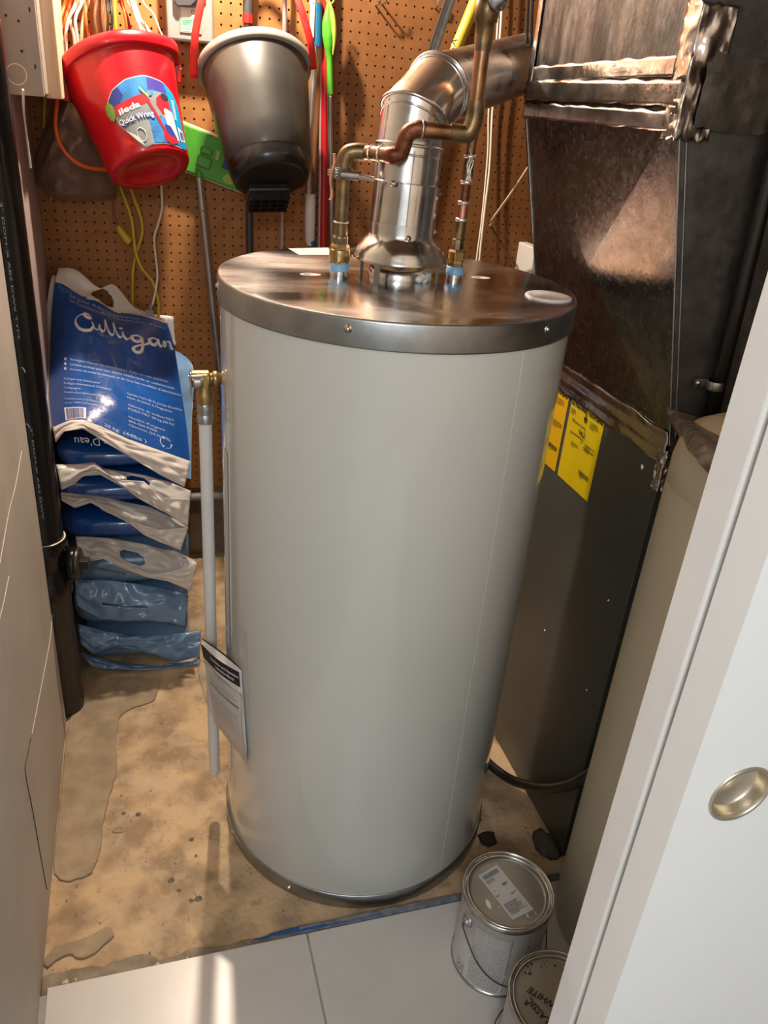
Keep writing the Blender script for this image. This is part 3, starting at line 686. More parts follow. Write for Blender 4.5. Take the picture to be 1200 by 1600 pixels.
# ------------------------------------------------------------------ FURNACE
FX, FY0, FY1 = .835, 1.042, 1.53
fu = thing('furnace', (1.1, 1.3, 0), 'tall dark grey furnace cabinet with yellow energy labels on its side', 'furnace')
MB().box((FX, FY0, .0), (1.38, 1.75, .985)).build('cabinet', M['furn'], fu, bevel=.004)
b = MB(); b.box((FX-.0012, FY0-.0012, .0), (FX+.02, FY0+.0005, .985)); b.build('corner_flange', M['furn'], fu)
for (px, py) in ((1004, 730), (918, 1078), (852, 985), (952, 938)):
    c = PX(px, py, FX); s_ = 1 if py == 730 else .5
    MB().lathe([(.0052*s_, 0), (.005*s_, .002), (.002*s_, .0045), (.0001, .0045)], c, 12, 0, axis_to((-1, 0, 0))).build('screw', M['chrome'], fu)
def onfx(y0, z0, sy, dx_=.0006):      # chart on the side of the furnace: x to the right (towards the camera), y up
    return lambda x, y: V(FX-dx_, y0-x, z0+y)
b = MB()                              # foil tape along the joint
def tS(u, v):
    y = 1.75+(FY0-1.75)*u; z = 1.022-.058*v
    xx = FX-.0022-.0022*abs(noise.noise(V(y*14, z*50, 0)))-(.0045 if .35 < v < .6 else 0)*(.5+.5*noise.noise(V(y*9, 2, 0)))
    if v < .35: xx -= .0 + (z-1.0)*.24
    return V(xx, y, z + .005*noise.noise(V(y*16, 4, 0))*(1 if v > .8 or v < .2 else 0))
b.grid(tS, 90, 12); b.build('joint_tape', M['foil'], fu, solid=.0004)
b = MB(); b.grid(lambda u, v: V(FX+.5*u, FY0-.0025-.002*abs(noise.noise(V(u*30, v*6, 5))), 1.015-.05*v), 30, 6); b.build('joint_tape', M['foil'], fu)
def cc_(u, v):
    a = (u-.5)*.045; p = V(FX+max(a, 0), FY0-min(a, 0), .915+.075*v+.006*noise.noise(V(u*5, v*6, 1)))
    return p+V(-1, -1, 0)*(.003+.004*noise.noise(V(u*6, v*13, 4)))
b = MB(); b.grid(cc_, 20, 26); b.build('tape_corner', M['foil'], fu, solid=.0004)
# transition above the cabinet: leans to the left, cross-broken side
Z0, Z1, X1 = 1.0, 1.492, .713
du = thing('duct_transition', (1.0, 1.28, Z0), 'leaning sheet metal plenum above the furnace with a pressed cross in its side', 'duct')
BL, BR, TR, TL = V(FX, FY1, Z0), V(FX, FY0, Z0), V(X1, FY0, Z1), V(X1, FY1, Z1)
nn = (BR-BL).cross(TL-BL).normalized(); nn = nn if nn.x < 0 else -nn
ctr = (BL+BR+TR+TL)/4 + nn*.012
b = MB()
for p, q in ((BL, BR), (BR, TR), (TR, TL), (TL, BL)): b.add([p, q, ctr], [(0, 1, 2)])
b.build('cross_broken_side', M['duct'], du)
b = MB(); xr = 1.36
b.add([BR, V(xr, FY0, Z0), V(xr, FY0, Z1), TR], [(0, 1, 2, 3)]); b.add([BL, V(xr, FY1, Z0), V(xr, FY1, Z1), TL], [(3, 2, 1, 0)])
b.add([V(xr, FY0, Z0), V(xr, FY1, Z0), V(xr, FY1, Z1), V(xr, FY0, Z1)], [(0, 1, 2, 3)]); b.build('front_panel', M['ductfront'], du)
for o_ in (0., .007):
    MB().tube([BR+V(o_*1.6, -.001, 0), TR+V(o_*1.6, -.001, 0)], .0016, 8).build('corner_seam', M['steel'], du)
MB().tube([BL+V(-.001, 0, 0), TL+V(-.001, 0, 0)], .0014, 8).build('corner_seam', M['steel'], du)
# insulated duct above with foil tape
dt = thing('insulated_duct', (1.0, 1.28, Z1), 'upright duct wrapped in brown foil board and strips of shiny tape', 'duct')
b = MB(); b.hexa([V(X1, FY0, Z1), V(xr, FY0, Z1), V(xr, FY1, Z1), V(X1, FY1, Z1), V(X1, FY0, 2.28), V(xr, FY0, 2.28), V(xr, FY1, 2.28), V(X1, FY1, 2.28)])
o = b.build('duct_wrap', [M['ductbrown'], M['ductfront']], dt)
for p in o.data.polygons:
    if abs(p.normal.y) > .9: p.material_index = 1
def tapeside(y0, y1, z0, z1, tilt, name, mt, dep=.003, seed=0, front=False):
    def f(u, v):
        y = y1+(y0-y1)*u; z = z0+(z1-z0)*v+tilt*(u-.5)
        e_ = .004*noise.noise(V(u*14+seed, v*2, 0))*(1 if v in (0, 1) else 0)
        d_ = dep+.0013*abs(noise.noise(V(y*16+seed, z*20, seed)))
        return V(X1-d_, y, z+e_) if not front else V(X1+.6*u, FY0-d_, z+e_)
    return MB().grid(f, 60, 6).build(name, M[mt], dt, solid=.0004)
tapeside(FY0, FY1, Z1-.026, Z1-.001, 0, 'tape_strip', 'foil', .0035, 1)
tapeside(FY0, FY1, Z1+.004, Z1+.036, .002, 'tape_strip', 'foil', .005, 2)
tapeside(FY0, FY1+.0, Z1+.036, Z1+.062, .010, 'tape_strip', 'foil', .0025, 3)
tapeside(FY0, FY1+.0, Z1+.175, Z1+.215, .010, 'tape_strip', 'foil', .0025, 4)
b = MB(); b.grid(lambda u, v: V(X1-.003-.002*abs(noise.noise(V(v*30, u*5, 1))), FY0+.032*(1-u), Z1+.02+.77*v), 4, 60); b.build('tape_strip', M['foil'], dt, solid=.0004)
b = MB(); b.grid(lambda u, v: V(X1-.003-.002*abs(noise.noise(V(v*30, u*5, 8))), FY1-.018*u, Z1+.02+.77*v), 4, 60); b.build('tape_strip', M['foil'], dt, solid=.0004)
b = MB()                              # crumpled tape round the corner
def cS(u, v):
    z = Z1-.035+.16*v; a = (u-.35)*.085; r_ = .005+.0045*noise.noise(V(u*4, v*9, 2))+.002*abs(noise.noise(V(u*12, v*20, 7))); 
    return V(X1+max(a, 0)-r_*.8, FY0-min(a, 0)-r_*(1 if a > -.01 else .3), z+.004*noise.noise(V(u*9, v*8, 6)))
b.grid(cS, 34, 34); b.build('crumpled_corner_tape', M['foil'], dt, solid=.0005)
b = MB(); b.grid(lambda u, v: V(X1+.02+.5*u, FY0-.005-.007*abs(noise.noise(V(u*20, v*5, 3)))-.004*math.sin(v*3.1), Z1-.02+.09*v+.008*noise.noise(V(u*14, 0, 3))*(1 if v < .1 or v > .9 else 0)), 60, 12); b.build('tape_strip', mat('dull_tape', (.16, .155, .145), .42, .8, var=.2, scale=20, bump=.8, bscale=25), dt)
# energy labels
def label(y0, y1, z0, z1, mt, name):
    r = thing(name, PX(900, 700, FX), '', ''); return r
c1 = PX(893, 640, FX); c2 = PX(943, 663, FX); c3 = PX(920, 781, FX); c4 = PX(871, 740, FX)
ya, yb, za, zb = 1.368, 1.237, .795, .985
lab = thing('energy_label', V(FX, (ya+yb)/2, za), 'whole yellow energy rating label reading 94.2 on the furnace side', 'label')
lf = lambda e: (lambda x, y: V(FX-e, ya-x*(ya-yb), za+y*(zb-za)))
SHEET = MB().grid(lambda u, v: V(FX-.0012-.0012*math.exp(-((u-.35)/.05)**2)*(1-v), ya+(yb-ya)*u, za+(zb-za)*v), 20, 6).build('label_sheet', M['yellow'], lab)
b = MB(); t_ = lf(.0028)
put_text(b, 'ENERG', t_, .03, .855, .44, .10, bold=.03); put_text(b, 'GUIDE', t_, .555, .855, .42, .10, bold=.03)
b.add([t_(.49, .97), t_(.515, .97), t_(.515, .80), t_(.49, .80)], [(0, 1, 2, 3)]); b.add([t_(.445, .81), t_(.56, .81), t_(.503, .745)], [(0, 1, 2)])
greek(b, t_, .05, .80, .18, 3, .022, .010, seed=3); greek(b, t_, .64, .80, .30, 4, .020, .008, seed=4)
put_text(b, 'Efficiency Rating', t_, .14, .685, .42, .03, bold=.01); put_text(b, '94.2', t_, .38, .60, .20, .055, bold=.02)
b.add([t_(.14, .575), t_(.56, .575), t_(.56, .567), t_(.14, .567)], [(0, 1, 2, 3)]); b.add([t_(.45, .60), t_(.47, .60), t_(.46, .575)], [(0, 1, 2)])
greek(b, t_, .14, .545, .10, 1, .02, .008, seed=7); greek(b, t_, .48, .54, .08, 2, .018, .007, seed=8); greek(b, t_, .22, .47, .28, 3, .018, .007, seed=9)
greek(b, t_, .62, .545, .33, 2, .022, .009, seed=10); greek(b, t_, .60, .50, .36, 2, .020, .011, seed=11)
barcode(b, t_, .60, .20, .30, .055, seed=5); greek(b, t_, .64, .18, .22, 1, .02, .008, seed=12)
b.build('label_print', M['ink'], SHEET)
ya2, yb2 = ya+.129, ya+.012
lab2 = thing('energy_label', V(FX, (ya2+yb2)/2, za), 'half hidden yellow energy label beside the heater jacket', 'label')
SHEET2 = MB().grid(lambda u, v: V(FX-.0012, ya2+(yb2-ya2)*u, za+(zb-za)*v), 4, 4).build('label_sheet', M['ylwo'], lab2)
b = MB(); t_ = lambda x, y: V(FX-.0016, ya2-x*(ya2-yb2), za+y*(zb-za))
put_text(b, 'GUIDE', t_, .535, .855, .42, .10, bold=.03); greek(b, t_, .60, .80, .34, 4, .020, .008, seed=4); greek(b, t_, .60, .545, .36, 4, .020, .009, seed=10); barcode(b, t_, .60, .22, .32, .055, seed=5); greek(b, t_, .64, .20, .22, 1, .02, .008, seed=12)
b.build('label_print', M['ink'], SHEET2)

# black drain pipe with clip on the plenum front, cables by the duct
bp = thing('black_pipe', V(.903, 1.012, .96), 'black upright pipe clipped to the front of the sheet metal plenum', 'pipe')
MB().tube([PX(1110, 665, .906), P(1113, 640, 1.020), P(1205, 260, 1.018), V(.88, 1.018, 2.2)], .0125, 16).build('pipe_run', M['blackp'], bp)
cc = P(1118, 602, 1.02); b = MB(); b.lathe([(.0136, -.007), (.0140, -.006), (.0140, .006), (.0136, .007)], cc, 20); b.box(cc+V(-.030, .012, -.007), cc+V(-.006, .0155, .007)); b.build('pipe_clip', M['steel'], bp)
MB().lathe([(.0045, 0), (.004, .0025), (.0001, .003)], cc+V(-.024, .012, 0), 12, 0, axis_to((0, -1, 0))).build('screw', M['chrome'], bp)
fp = MB().box((1.0, 1.0, 1.0), (1.3, 1.03, 2.2)); tag(fp.build('service_panel', M['ductfront'], bevel=.003), 'dark flat metal panel right of the black pipe behind the doors', 'panel')

# ------------------------------------------------------------------ SOFTENER TANK
tx_, ty_, tr_ = .872, .862, .134
tk = thing('softener_tank', (tx_, ty_, 0), 'tall round topped almond plastic softener tank beside the white doors', 'tank')
b = MB(); b.lathe([(tr_*.97, .012), (tr_, .03), (tr_, .990), (tr_-.0015, .992), (tr_-.0015, .995), (tr_+.0002, .997), (tr_, 1.03), (tr_*.97, 1.056), (tr_*.88, 1.078), (tr_*.72, 1.090), (tr_*.45, 1.097), (.03, 1.10), (.0001, 1.10)], (tx_, ty_, 0), 90)
b.build('tank_shell', M['tank'], tk)
MB().lathe([(.03, 1.095), (.03, 1.105), (.0001, 1.105)], (tx_, ty_, 0), 30).build('tank_neck', M['blackp'], tk)
pl = ngrid([[P(1043, 637, 1.030), P(1062, 642, 1.028), P(1090, 650, 1.026), P(1130, 662, 1.022), P(1180, 672, 1.02)],
            [P(1046, 655, 1.015), P(1066, 664, .93), P(1096, 678, .85), P(1130, 690, .83), P(1180, 700, .82)],
            [P(1056, 675, 1.000), P(1076, 690, .86), P(1105, 712, .775), P(1135, 730, .75), P(1180, 750, .74)],
            [P(1062, 686, .990), P(1080, 706, .83), P(1102, 737, .735), P(1130, 767, .72), P(1180, 800, .71)]])
b = MB(); b.grid(wob(pl, .006, 26, 3), 40, 30); o = b.build('plastic_sheet', M['cleargrey'], solid=.0004); tag(o, 'smoky crumpled plastic sheet draped from the plenum over the almond tank', 'plastic sheet')

# black hose and rubble on the floor by the furnace
hp = [PZ(755, 1182, .03), PZ(768, 1197, .025), PX(800, 1219, .80), PX(845, 1231, .80), PX(885, 1228, .79), PX(915, 1214, .785), PX(935, 1200, .79)]
b = MB().tube(cat(hp, 8), .0115, 14); tag(b.build('black_hose', M['absdull']), 'black rubber hose sagging from behind the heater past the furnace foot', 'hose')
def rock(p, r, seed, mt, name, label, catg, group=None, squash=.4, st=(1, 1)):
    b = MB(); n1_, n2_ = 10, 6; vs_ = []
    for i in range(n2_+1):
        for j in range(n1_):
            a = 2*math.pi*j/n1_; ph = math.pi*i/n2_; d_ = V(math.sin(ph)*math.cos(a), math.sin(ph)*math.sin(a), math.cos(ph))
            k = r*(1+.55*noise.noise(d_*1.7+V(seed, seed*2, 0))); vs_.append(p+V(d_.x*k*st[0], d_.y*k*st[1], max(-.002, d_.z*k*squash)))
    b.add(vs_, [(i*n1_+j, (i+1)*n1_+j, (i+1)*n1_+(j+1) % n1_, i*n1_+(j+1) % n1_) for i in range(n2_) for j in range(n1_)], 0, r > .02)
    o = b.build(name, mt); return tag(o, label, catg, group)
rock(PZ(852, 1322, .0), .036, 3, M['lump'], 'mortar_lump', 'grey lump of hardened mortar against the furnace foot', 'lump', None, .5, (.7, 1.2))
rock(PZ(762, 1311, .0), .021, 8, M['rust'], 'black_scab', 'black flaky scab on the floor right of the heater base', 'debris', None, .25)
rock(PZ(770, 1200, .0), .010, 5, M['rust'], 'black_scab', 'small black clot beneath the end of the black hose', 'debris', None, .4)
CHIPL = ['dark chip in the middle of the concrete, left of the paired chips', 'larger dark chip of the touching pair by the tube shadow', 'smaller left chip of the touching pair by the tube shadow', 'flat pale cement flake beside the long cement patch', 'dark chip just left of the drain tube shadow top', 'small dark chip between the middle chip and the touching pair', 'dark chip right of the pale cement flake', 'tiny dark chip directly above the pale cement flake', 'tiny dark chip high on the floor beside the top of the cement patch', 'tiniest dark speck left of the drain tube shadow']
for k, (px, py, r, mt) in enumerate([(268, 1375, .0075, 'chip'), (310, 1404, .008, 'chip'), (299, 1407, .005, 'chip'), (184, 1297, .011, 'cement'), (299, 1311, .005, 'chip'), (280, 1391, .0045, 'chip'), (216, 1272, .006, 'chip'), (193, 1270, .004, 'chip'), (199, 1098, .004, 'chip'), (306, 1337, .003, 'chip')]):
    rock(PZ(px, py, 0), r, k, M[mt], 'chip', CHIPL[k], 'debris', 'chips on the concrete', .3, (1, .8))
for k, (px, py, r) in enumerate([(247, 1508, .005), (292, 1498, .004), (187, 1518, .003), (103, 1535, .006), (224, 1511, .003), (118, 1531, .004), (385, 1485, .003)]):
    rock(PZ(px, py, .006), r, 20+k, M['chipw'], 'pale_chip', 'pale plaster crumb on the mortar edge, %s along the tiles from the left wall' % ['sixth', 'seventh', 'fourth', 'first', 'fifth', 'third or second', 'farthest'][k].replace('third or second', 'second').replace('fourth', 'third').replace('fifth', 'fourth').replace('sixth', 'fifth').replace('seventh', 'sixth'), 'debris', 'pale crumbs along the tile edge', .5)
# painted metal strip and blue tape at the edge of the tiles, right part
a_, c_ = PZ(470, 1462, .012), PZ(735, 1395, .012)
b = MB(); b.box((a_.x, YT+.002, .0005), (.80, YT+.016, .0135)); b.build('edge_strip', M['bluegrey'], floor, bevel=.001)
b = MB(); b.grid(lambda u, v: V(.135+.26*u, YT+.004+(.016*v+.005*noise.noise(V(u*16, 1, 0)))*(.25+.75*math.sin(math.pi*min(1, u*1.25+.05))), .0085+.0075*(1-v)+.002*noise.noise(V(u*40, v*3, 2))), 40, 5)
tag(b.build('masking_tape', M['tape'], solid=.0004), 'torn blue masking tape along the edge of the floor tiles', 'tape')

# ------------------------------------------------------------------ PAINT CANS
def paint_can(cx, cy, label, lidm):
    z = ZT; r = .0815; H = .194
    t = thing('paint_can', (cx, cy, z), label, 'paint can', 'paint cans beside the doors')
    b = MB(); b.lathe([(.06, .004), (.079, .003), (.0835, .001), (.0835, .005), (r, .008), (r, H-.012), (r+.0015, H-.011)], (cx, cy, z), 72); b.build('can_body', M['canw'], t)
    b = MB(); b.lathe([(r, H-.013), (.0842, H-.011), (.0848, H-.004), (.0838, H-.0005), (.0818, H), (.0800, H-.002), (.0795, H-.008), (.0782, H-.0085), (.0775, H-.004), (.0755, H-.0022), (.0735, H-.003), (.0728, H-.009)], (cx, cy, z), 80)
    b.build('can_rim', M['canrim'], t)
    MB().lathe([(.0828, .0005), (.0845, .002), (.0845, .006), (.0816, .0075)], (cx, cy, z), 80).build('bottom_rim', M['canrim'], t)
    b = MB(); b.lathe([(.0728, H-.009), (.0715, H-.0105), (.066, H-.0098), (.0001, H-.0095)], (cx, cy, z), 64); b.build('can_lid', lidm, t)
    return t, z+H-.0092
def onbarrel(cx, cy, az0, r): return lambda a, zz: V(cx+r*math.cos(D2R(az0+a)), cy+r*math.sin(D2R(az0+a)), ZT+zz)
cx, cy = .5864, .8507
c1_, zl = paint_can(cx, cy, 'white paint can with a shipping label on its grey lid, nearer the heater', M['canlid'])
def azof(px, py, r=.0815):
    d = ray(px, py); a = d.x**2+d.y**2; bb = -2*(d.x*cx+d.y*cy); q = cx**2+cy**2-r*r; t = (-bb-math.sqrt(bb*bb-4*a*q))/(2*a); p = CAM+d*t
    return math.degrees(math.atan2(p.y-cy, p.x-cx)), p.z-ZT
f_ = onbarrel(cx, cy, 0, .0818)
a1, _ = azof(741, 1455); a2, _ = azof(790, 1500); a3, _ = azof(798, 1540)
b = MB(); b.grid(lambda u, v: f_(a1+2+(a2-a1-2)*u, .012+.150*v), 20, 1, 0)
b.build('fine_print_panel', M['cangrey'], c1_)
f2 = onbarrel(cx, cy, 0, .0821)
b = MB()
for k in range(34): a0_ = a2+3; b.add([f2(a0_, .012+.0045*k), f2(a0_+26, .012+.0045*k), f2(a0_+26, .0142+.0045*k), f2(a0_, .0142+.0045*k)], [(0, 1, 2, 3)]) if k not in (10, 11, 22) else None
for k in (0, 1, 2): b.add([f2(a1+2, .03+.04*k), f2(a2, .03+.04*k), f2(a2, .031+.04*k), f2(a1+2, .031+.04*k)], [(0, 1, 2, 3)])
b.build('fine_print', M['graybar'], c1_)
b = MB(); az_l, _ = azof(724, 1405); b.grid(lambda u, v: f2(az_l-12+(a1+24-az_l+12)*u, .181-(.010)*(v)*math.sin(math.pi*min(1, .15+u*.95))), 30, 2); b.build('orange_band', M['canorange'], c1_)
aa, zz = azof(718.5, 1508); b = MB(); g_ = lambda x, y: f2(aa+x, zz+y)
for (x0_, y0_, x1_, y1_) in ((-7, -.014, 7, -.013), (-7, .013, 7, .014), (-7, -.014, -6.3, .014), (6.3, -.014, 7, .014)): b.add([g_(x0_, y0_), g_(x1_, y0_), g_(x1_, y1_), g_(x0_, y1_)], [(0, 1, 2, 3)])
for k in range(5):
    an = k*72; b.add([g_(3.5*math.cos(D2R(an)), .007*math.sin(D2R(an))), g_(5*math.cos(D2R(an+40)), .011*math.sin(D2R(an+40))), g_(2.2*math.cos(D2R(an+60)), .005*math.sin(D2R(an+60)))], [(0, 1, 2)])
b.build('hazard_symbol', M['ink'], c1_)
ae, ze_ = azof(730, 1439, .083); A = axis_to(V(math.cos(D2R(ae)), math.sin(D2R(ae)), 0)); pe = V(cx+.0815*math.cos(D2R(ae)), cy+.0815*math.sin(D2R(ae)), ZT+ze_)
b = MB(); b.lathe([(.0125, 0), (.0120, .002), (.0085, .003), (.008, .007), (.0055, .009), (.0001, .009)], pe, 24, 0, A); ear = b.build('bail_ear', M['steel'], c1_)
bl = [pe+A @ V(0, 0, .008), onbarrel(cx, cy, ae+1, .092)(0, ze_-.008)]
for t in range(1, 15):
    u = t/14; bl.append(onbarrel(cx, cy, 0, .0875+.004*math.sin(math.pi*u))(ae+4+176*u, ze_-.010-.098*math.sin(math.pi*u)**.7))
b = MB(); b.tube(cat(bl, 4), .0013, 8); b.build('bail_wire', M['charcoal'], ear)
# sticker on the lid
q = [PZ(747, 1369, zl), PZ(776.5, 1351, zl), PZ(834, 1421, zl), PZ(801, 1438, zl)]
st = lambda e: (lambda x, y: (q[3].lerp(q[0], y)).lerp(q[2].lerp(q[1], y), x)+V(0, 0, e))
STK = MB().add([st(.0004)(0, 0), st(.0004)(1, 0), st(.0004)(1, 1), st(.0004)(0, 1)], [(0, 1, 2, 3)]).build('lid_sticker', M['label_w'], c1_)
b = MB(); s8 = st(.0007); barcode(b, s8, .12, .86, .75, .09, seed=4)
for k in range(3): greek(b, s8, .1, .82-.025*k, .8, 1, .02, .012, seed=k)
greek(b, s8, .6, .64, .32, 3, .018, .013, seed=11); greek(b, s8, .10, .60, .2, 1, .02, .012, seed=12); greek(b, s8, .06, .5, .25, 2, .02, .012, seed=12)
greek(b, s8, .65, .42, .28, 2, .02, .013, seed=15); greek(b, s8, .10, .30, .8, 10, .024, .013, seed=16); b.build('sticker_print', M['ink'], STK)
b = MB()
for p_, r_, s_ in ((PZ(763, 1413, zl), .010, 1), (PZ(837, 1427, zl), .004, 2), (PZ(824, 1431, zl), .006, 3), (PZ(780, 1418, zl), .003, 4)):
    b.add([p_+V(r_*(.6+.6*noise.noise(V(j, s_, 0)))*math.cos(j*.78)*.7, r_*(1+.8*noise.noise(V(j, s_, 4)))*math.sin(j*.78), .0005) for j in range(8)], [tuple(range(8))])
b.build('torn_glue', M['filmg'], c1_)
# second can
cx, cy = .5865, .6455
c2_, zl = paint_can(cx, cy, 'tan lidded paint can marked classic white, nearest the bottom edge', M['canlid2'])
def lidtext(s, pa, pb, h, nm_):
    a, b_ = PZ(*pa, zl), PZ(*pb, zl); ux = (b_-a); L_ = ux.length; ux.normalize(); uy = V(-ux.y, ux.x, 0); b = MB()
    put_text(b, s, lambda x, y: a+ux*x+uy*y+V(0, 0, .0006), 0, 0, L_, h, bold=.02, shear=.15); b.build(nm_, M['ink'], c2_)
lidtext('WHITE', (871, 1569), (827, 1541), .0115, 'marker_writing'); lidtext('CLASSIC', (868, 1604), (828, 1557), .0115, 'marker_writing')
b = MB(); rr_ = random.Random(4)
for k in range(46):
    a = rr_.uniform(0, 6.28); r_ = rr_.uniform(.055, .072); p_ = V(cx+r_*math.cos(a), cy+r_*math.sin(a), zl+.0007); s_ = rr_.uniform(.0008, .0026)
    b.add([p_+V(s_*math.cos(j*1.05+a)*(.4+rr_.random()), s_*math.sin(j*1.05+a)*(.4+rr_.random()), 0) for j in range(6)], [tuple(range(6))])
b.build('paint_speckle', M['ink'], c2_, kind='stuff')
ae = 208; ze_ = .150; A = axis_to(V(math.cos(D2R(ae)), math.sin(D2R(ae)), 0)); pe = V(cx+.0815*math.cos(D2R(ae)), cy+.0815*math.sin(D2R(ae)), ZT+ze_)
MB().lathe([(.0125, 0), (.0120, .002), (.0085, .003), (.008, .010), (.0055, .013), (.0001, .013)], pe, 24, 0, A).build('bail_ear', M['steel'], c2_)
bl = [pe+A @ V(0, 0, .010)]+[V(cx+(.090)*math.cos(D2R(ae-176*t/14)), cy+.090*math.sin(D2R(ae-176*t/14)), ZT+ze_-.005-.095*math.sin(math.pi*t/14)**.7) for t in range(1, 15)]
MB().tube(cat(bl, 4), .0013, 8).build('bail_wire', M['charcoal'], c2_)

# ------------------------------------------------------------------ ABS STACK
ax, ay, ar = -.2485, 1.754, .0450
ab = thing('drain_stack', (ax, ay, 0), 'glossy black plastic drain stack with cleanout fitting in the left wall', 'pipe')
zh = P(90, 838, ay).z
b = MB(); b.lathe([(ar, zh-.02), (ar, 2.28)], (ax, ay, 0), 48); b.build('stack_pipe', M['abs'], ab)
b = MB(); b.lathe([(ar+.0005, zh+.001), (ar+.003, zh+.002), (ar+.0045, zh-.002)], (ax, ay, 0), 48); b.build('glue_ring', M['cementw'], ab)
b = MB(); b.lathe([(ar-.001, zh), (ar+.0055, zh), (ar+.0065, zh-.003), (ar+.0065, zh-.045), (ar+.003, zh-.050), (ar+.003, zh-.105), (ar+.0065, zh-.110), (ar+.0065, zh-.150), (ar+.005, zh-.153), (ar-.001, zh-.154)], (ax, ay, 0), 48)
pc = P(118, 876, ay); zc_ = zh-.072; A = axis_to((.992, -.124, 0)); A2 = V(.992, -.124, 0)
b.lathe([(.034, .02), (.036, .050), (.041, .052), (.041, .068), (.036, .070)], (ax, ay, zc_), 36, 0, A); b.build('cleanout_tee', M['abs'], ab)
b = MB(); b.lathe([(.0385, .066), (.0385, .074), (.036, .0765), (.0001, .0765)], (ax, ay, zc_), 36, 0, A); b.build('cleanout_cap', M['absdull'], ab)
q_ = V(ax, ay, zc_)
R = Matrix((A2, V(.124, .992, 0), V(0, 0, 1))).transposed()
b = MB(); b.box(q_+V(.074, -.0115, -.0115), q_+V(.095, .0115, .0115), 0, R, q_); b.build('square_plug', M['absdull'], ab, bevel=.0015)
b = MB(); b.lathe([(ar, .0), (ar, zh-.15)], (ax, ay, 0), 48); b.build('stack_foot', M['absdull'], ab)
b = MB()
for (px, py, s_) in ((37, 576, 1), (44, 664, .8), (77, 885, .9), (75, 916, .9), (66, 858, .9)):
    d = ray(px, py); rq = ar+.0008; a = d.x**2+d.y**2; bb = -2*(d.x*ax+d.y*ay); cc2 = ax**2+ay**2-rq*rq; disc = bb*bb-4*a*cc2
    if disc > 0: p_ = CAM+d*((-bb-math.sqrt(disc))/(2*a)); b.tube([p_+V(-.004*s_, 0, .003), p_, p_+V(.002, 0, -.008*s_)], .0012, 6)
b.build('glue_drip', M['cementw'], ab)
b = MB(); fz = lambda x, y: V(ax+(ar+.0006)*math.cos(D2R(-78+y)), ay+(ar+.0006)*math.sin(D2R(-78+y)), 1.25-x)
put_text(b, "3'' DOM-X ABS DWV TYPE", fz, 0, 0, .26, 5, bold=.0); put_text(b, "3'' DOM-X ABS DWV", fz, .45, 0, .22, 5); b.build('pipe_marking', M['polegrey'], ab, kind='stuff')

# ------------------------------------------------------------------ SALT BAGS
def pillow(mb, S, off, nu, nv, mi=0, mifn=None, back=None, pw=4):
    mb.grid(S, nu, nv, mi, True, None, mifn)
    def B(u, v):
        k = (1-abs(2*u-1)**pw)*(1-abs(2*v-1)**pw); return S(u, v)+off*k
    mb.grid(B, nu, nv, mi if back is None else back)
def wrink(p, a, seed=0):
    return a*(noise.noise(p*9+V(seed, 0, 0))+.5*noise.noise(p*24+V(0, seed, 0))+.6*abs(noise.noise(V(p.x*13+seed, p.y*4, p.z*30))))
# the six bags lying flat, seen from their drooping front ends
def flatbag(z0, z1, x0, x1, yf, label, mt, seed, zback=0, ystep=.0):
    t = thing('salt_bag', ((x0+x1)/2, 2.15, z0), label, 'salt bag', 'salt bags in the pile')
    cx, hx = (x0+x1)/2, (x1-x0)/2; cy, hy = (yf+2.44)/2, (2.44-yf)/2; cz, hz = (z0+z1)/2, (z1-z0)/2; b = MB(); nu, nv = 44, 22; vs_ = []
    def sg(x, e): return math.copysign(abs(x)**e, x)
    for j in range(nv+1):
        ph = -math.pi/2+math.pi*j/nv
        for i in range(nu):
            th = 2*math.pi*i/nu
            p = V(cx+hx*sg(math.cos(ph), .55)*sg(math.cos(th), .35), cy+hy*sg(math.cos(ph), .5)*sg(math.sin(th), .35), cz+hz*sg(math.sin(ph), .75))
            p.z += zback*(p.y-yf)/(2.44-yf)
            d_ = V(p.x-cx, p.y-cy, 2*(p.z-cz)).normalized(); p += d_*wrink(p, .007, seed)
            p.x = max(p.x, XL+.003+.002*j/nv); p.z = max(p.z, .001+z0*0); vs_.append(p)
    b.add(vs_, [(j*nu+i, j*nu+(i+1) % nu, (j+1)*nu+(i+1) % nu, (j+1)*nu+i) for j in range(nv) for i in range(nu)], 0, True)
    b.build('bag_body', M[mt], t); return t
def flap(t, top, bot, yt, yb, mt, name='end_flap', mid=.016, seed=0, slot=None, pxmid=None, thick=.0012):
    n_ = 9
    def samp(pl, u):
        L = [0]
        for a, c in zip(pl, pl[1:]): L.append(L[-1]+math.hypot(c[0]-a[0], c[1]-a[1]))
        s_ = u*L[-1]
        for i in range(len(pl)-1):
            if s_ <= L[i+1]+1e-9: q = (s_-L[i])/max(1e-9, L[i+1]-L[i]); return (pl[i][0]+(pl[i+1][0]-pl[i][0])*q, pl[i][1]+(pl[i+1][1]-pl[i][1])*q)
        return pl[-1]
    def S(u, v):
        a, c = samp(top, u), samp(bot, u); x = a[0]+(c[0]-a[0])*v; y = a[1]+(c[1]-a[1])*v
        Y = yt+(yb-yt)*v-mid*math.sin(math.pi*v)*(.6+.5*noise.noise(V(u*5+seed, v*2, 1)))-.008*noise.noise(V(u*9+seed, v*3, seed))-.007*abs(noise.noise(V(u*7+v*3+seed, v*2.5-u*3, seed*.7)))
        return P(x, y, Y)
    hole = None
    if slot:
        u0, v0, ru, rv = slot; hole = lambda u, v: ((u-u0)/ru)**4+((v-v0)/rv)**2 < 1
    b = MB(); b.grid(S, 64, 22, 0, True, hole); o = b.build(name, M[mt], t, solid=thick); return S
B7 = flatbag(.000, .110, -.215, .085, 1.905, 'pale blue salt bag at the very bottom of the pile, on the concrete', 'paleblue', 1)
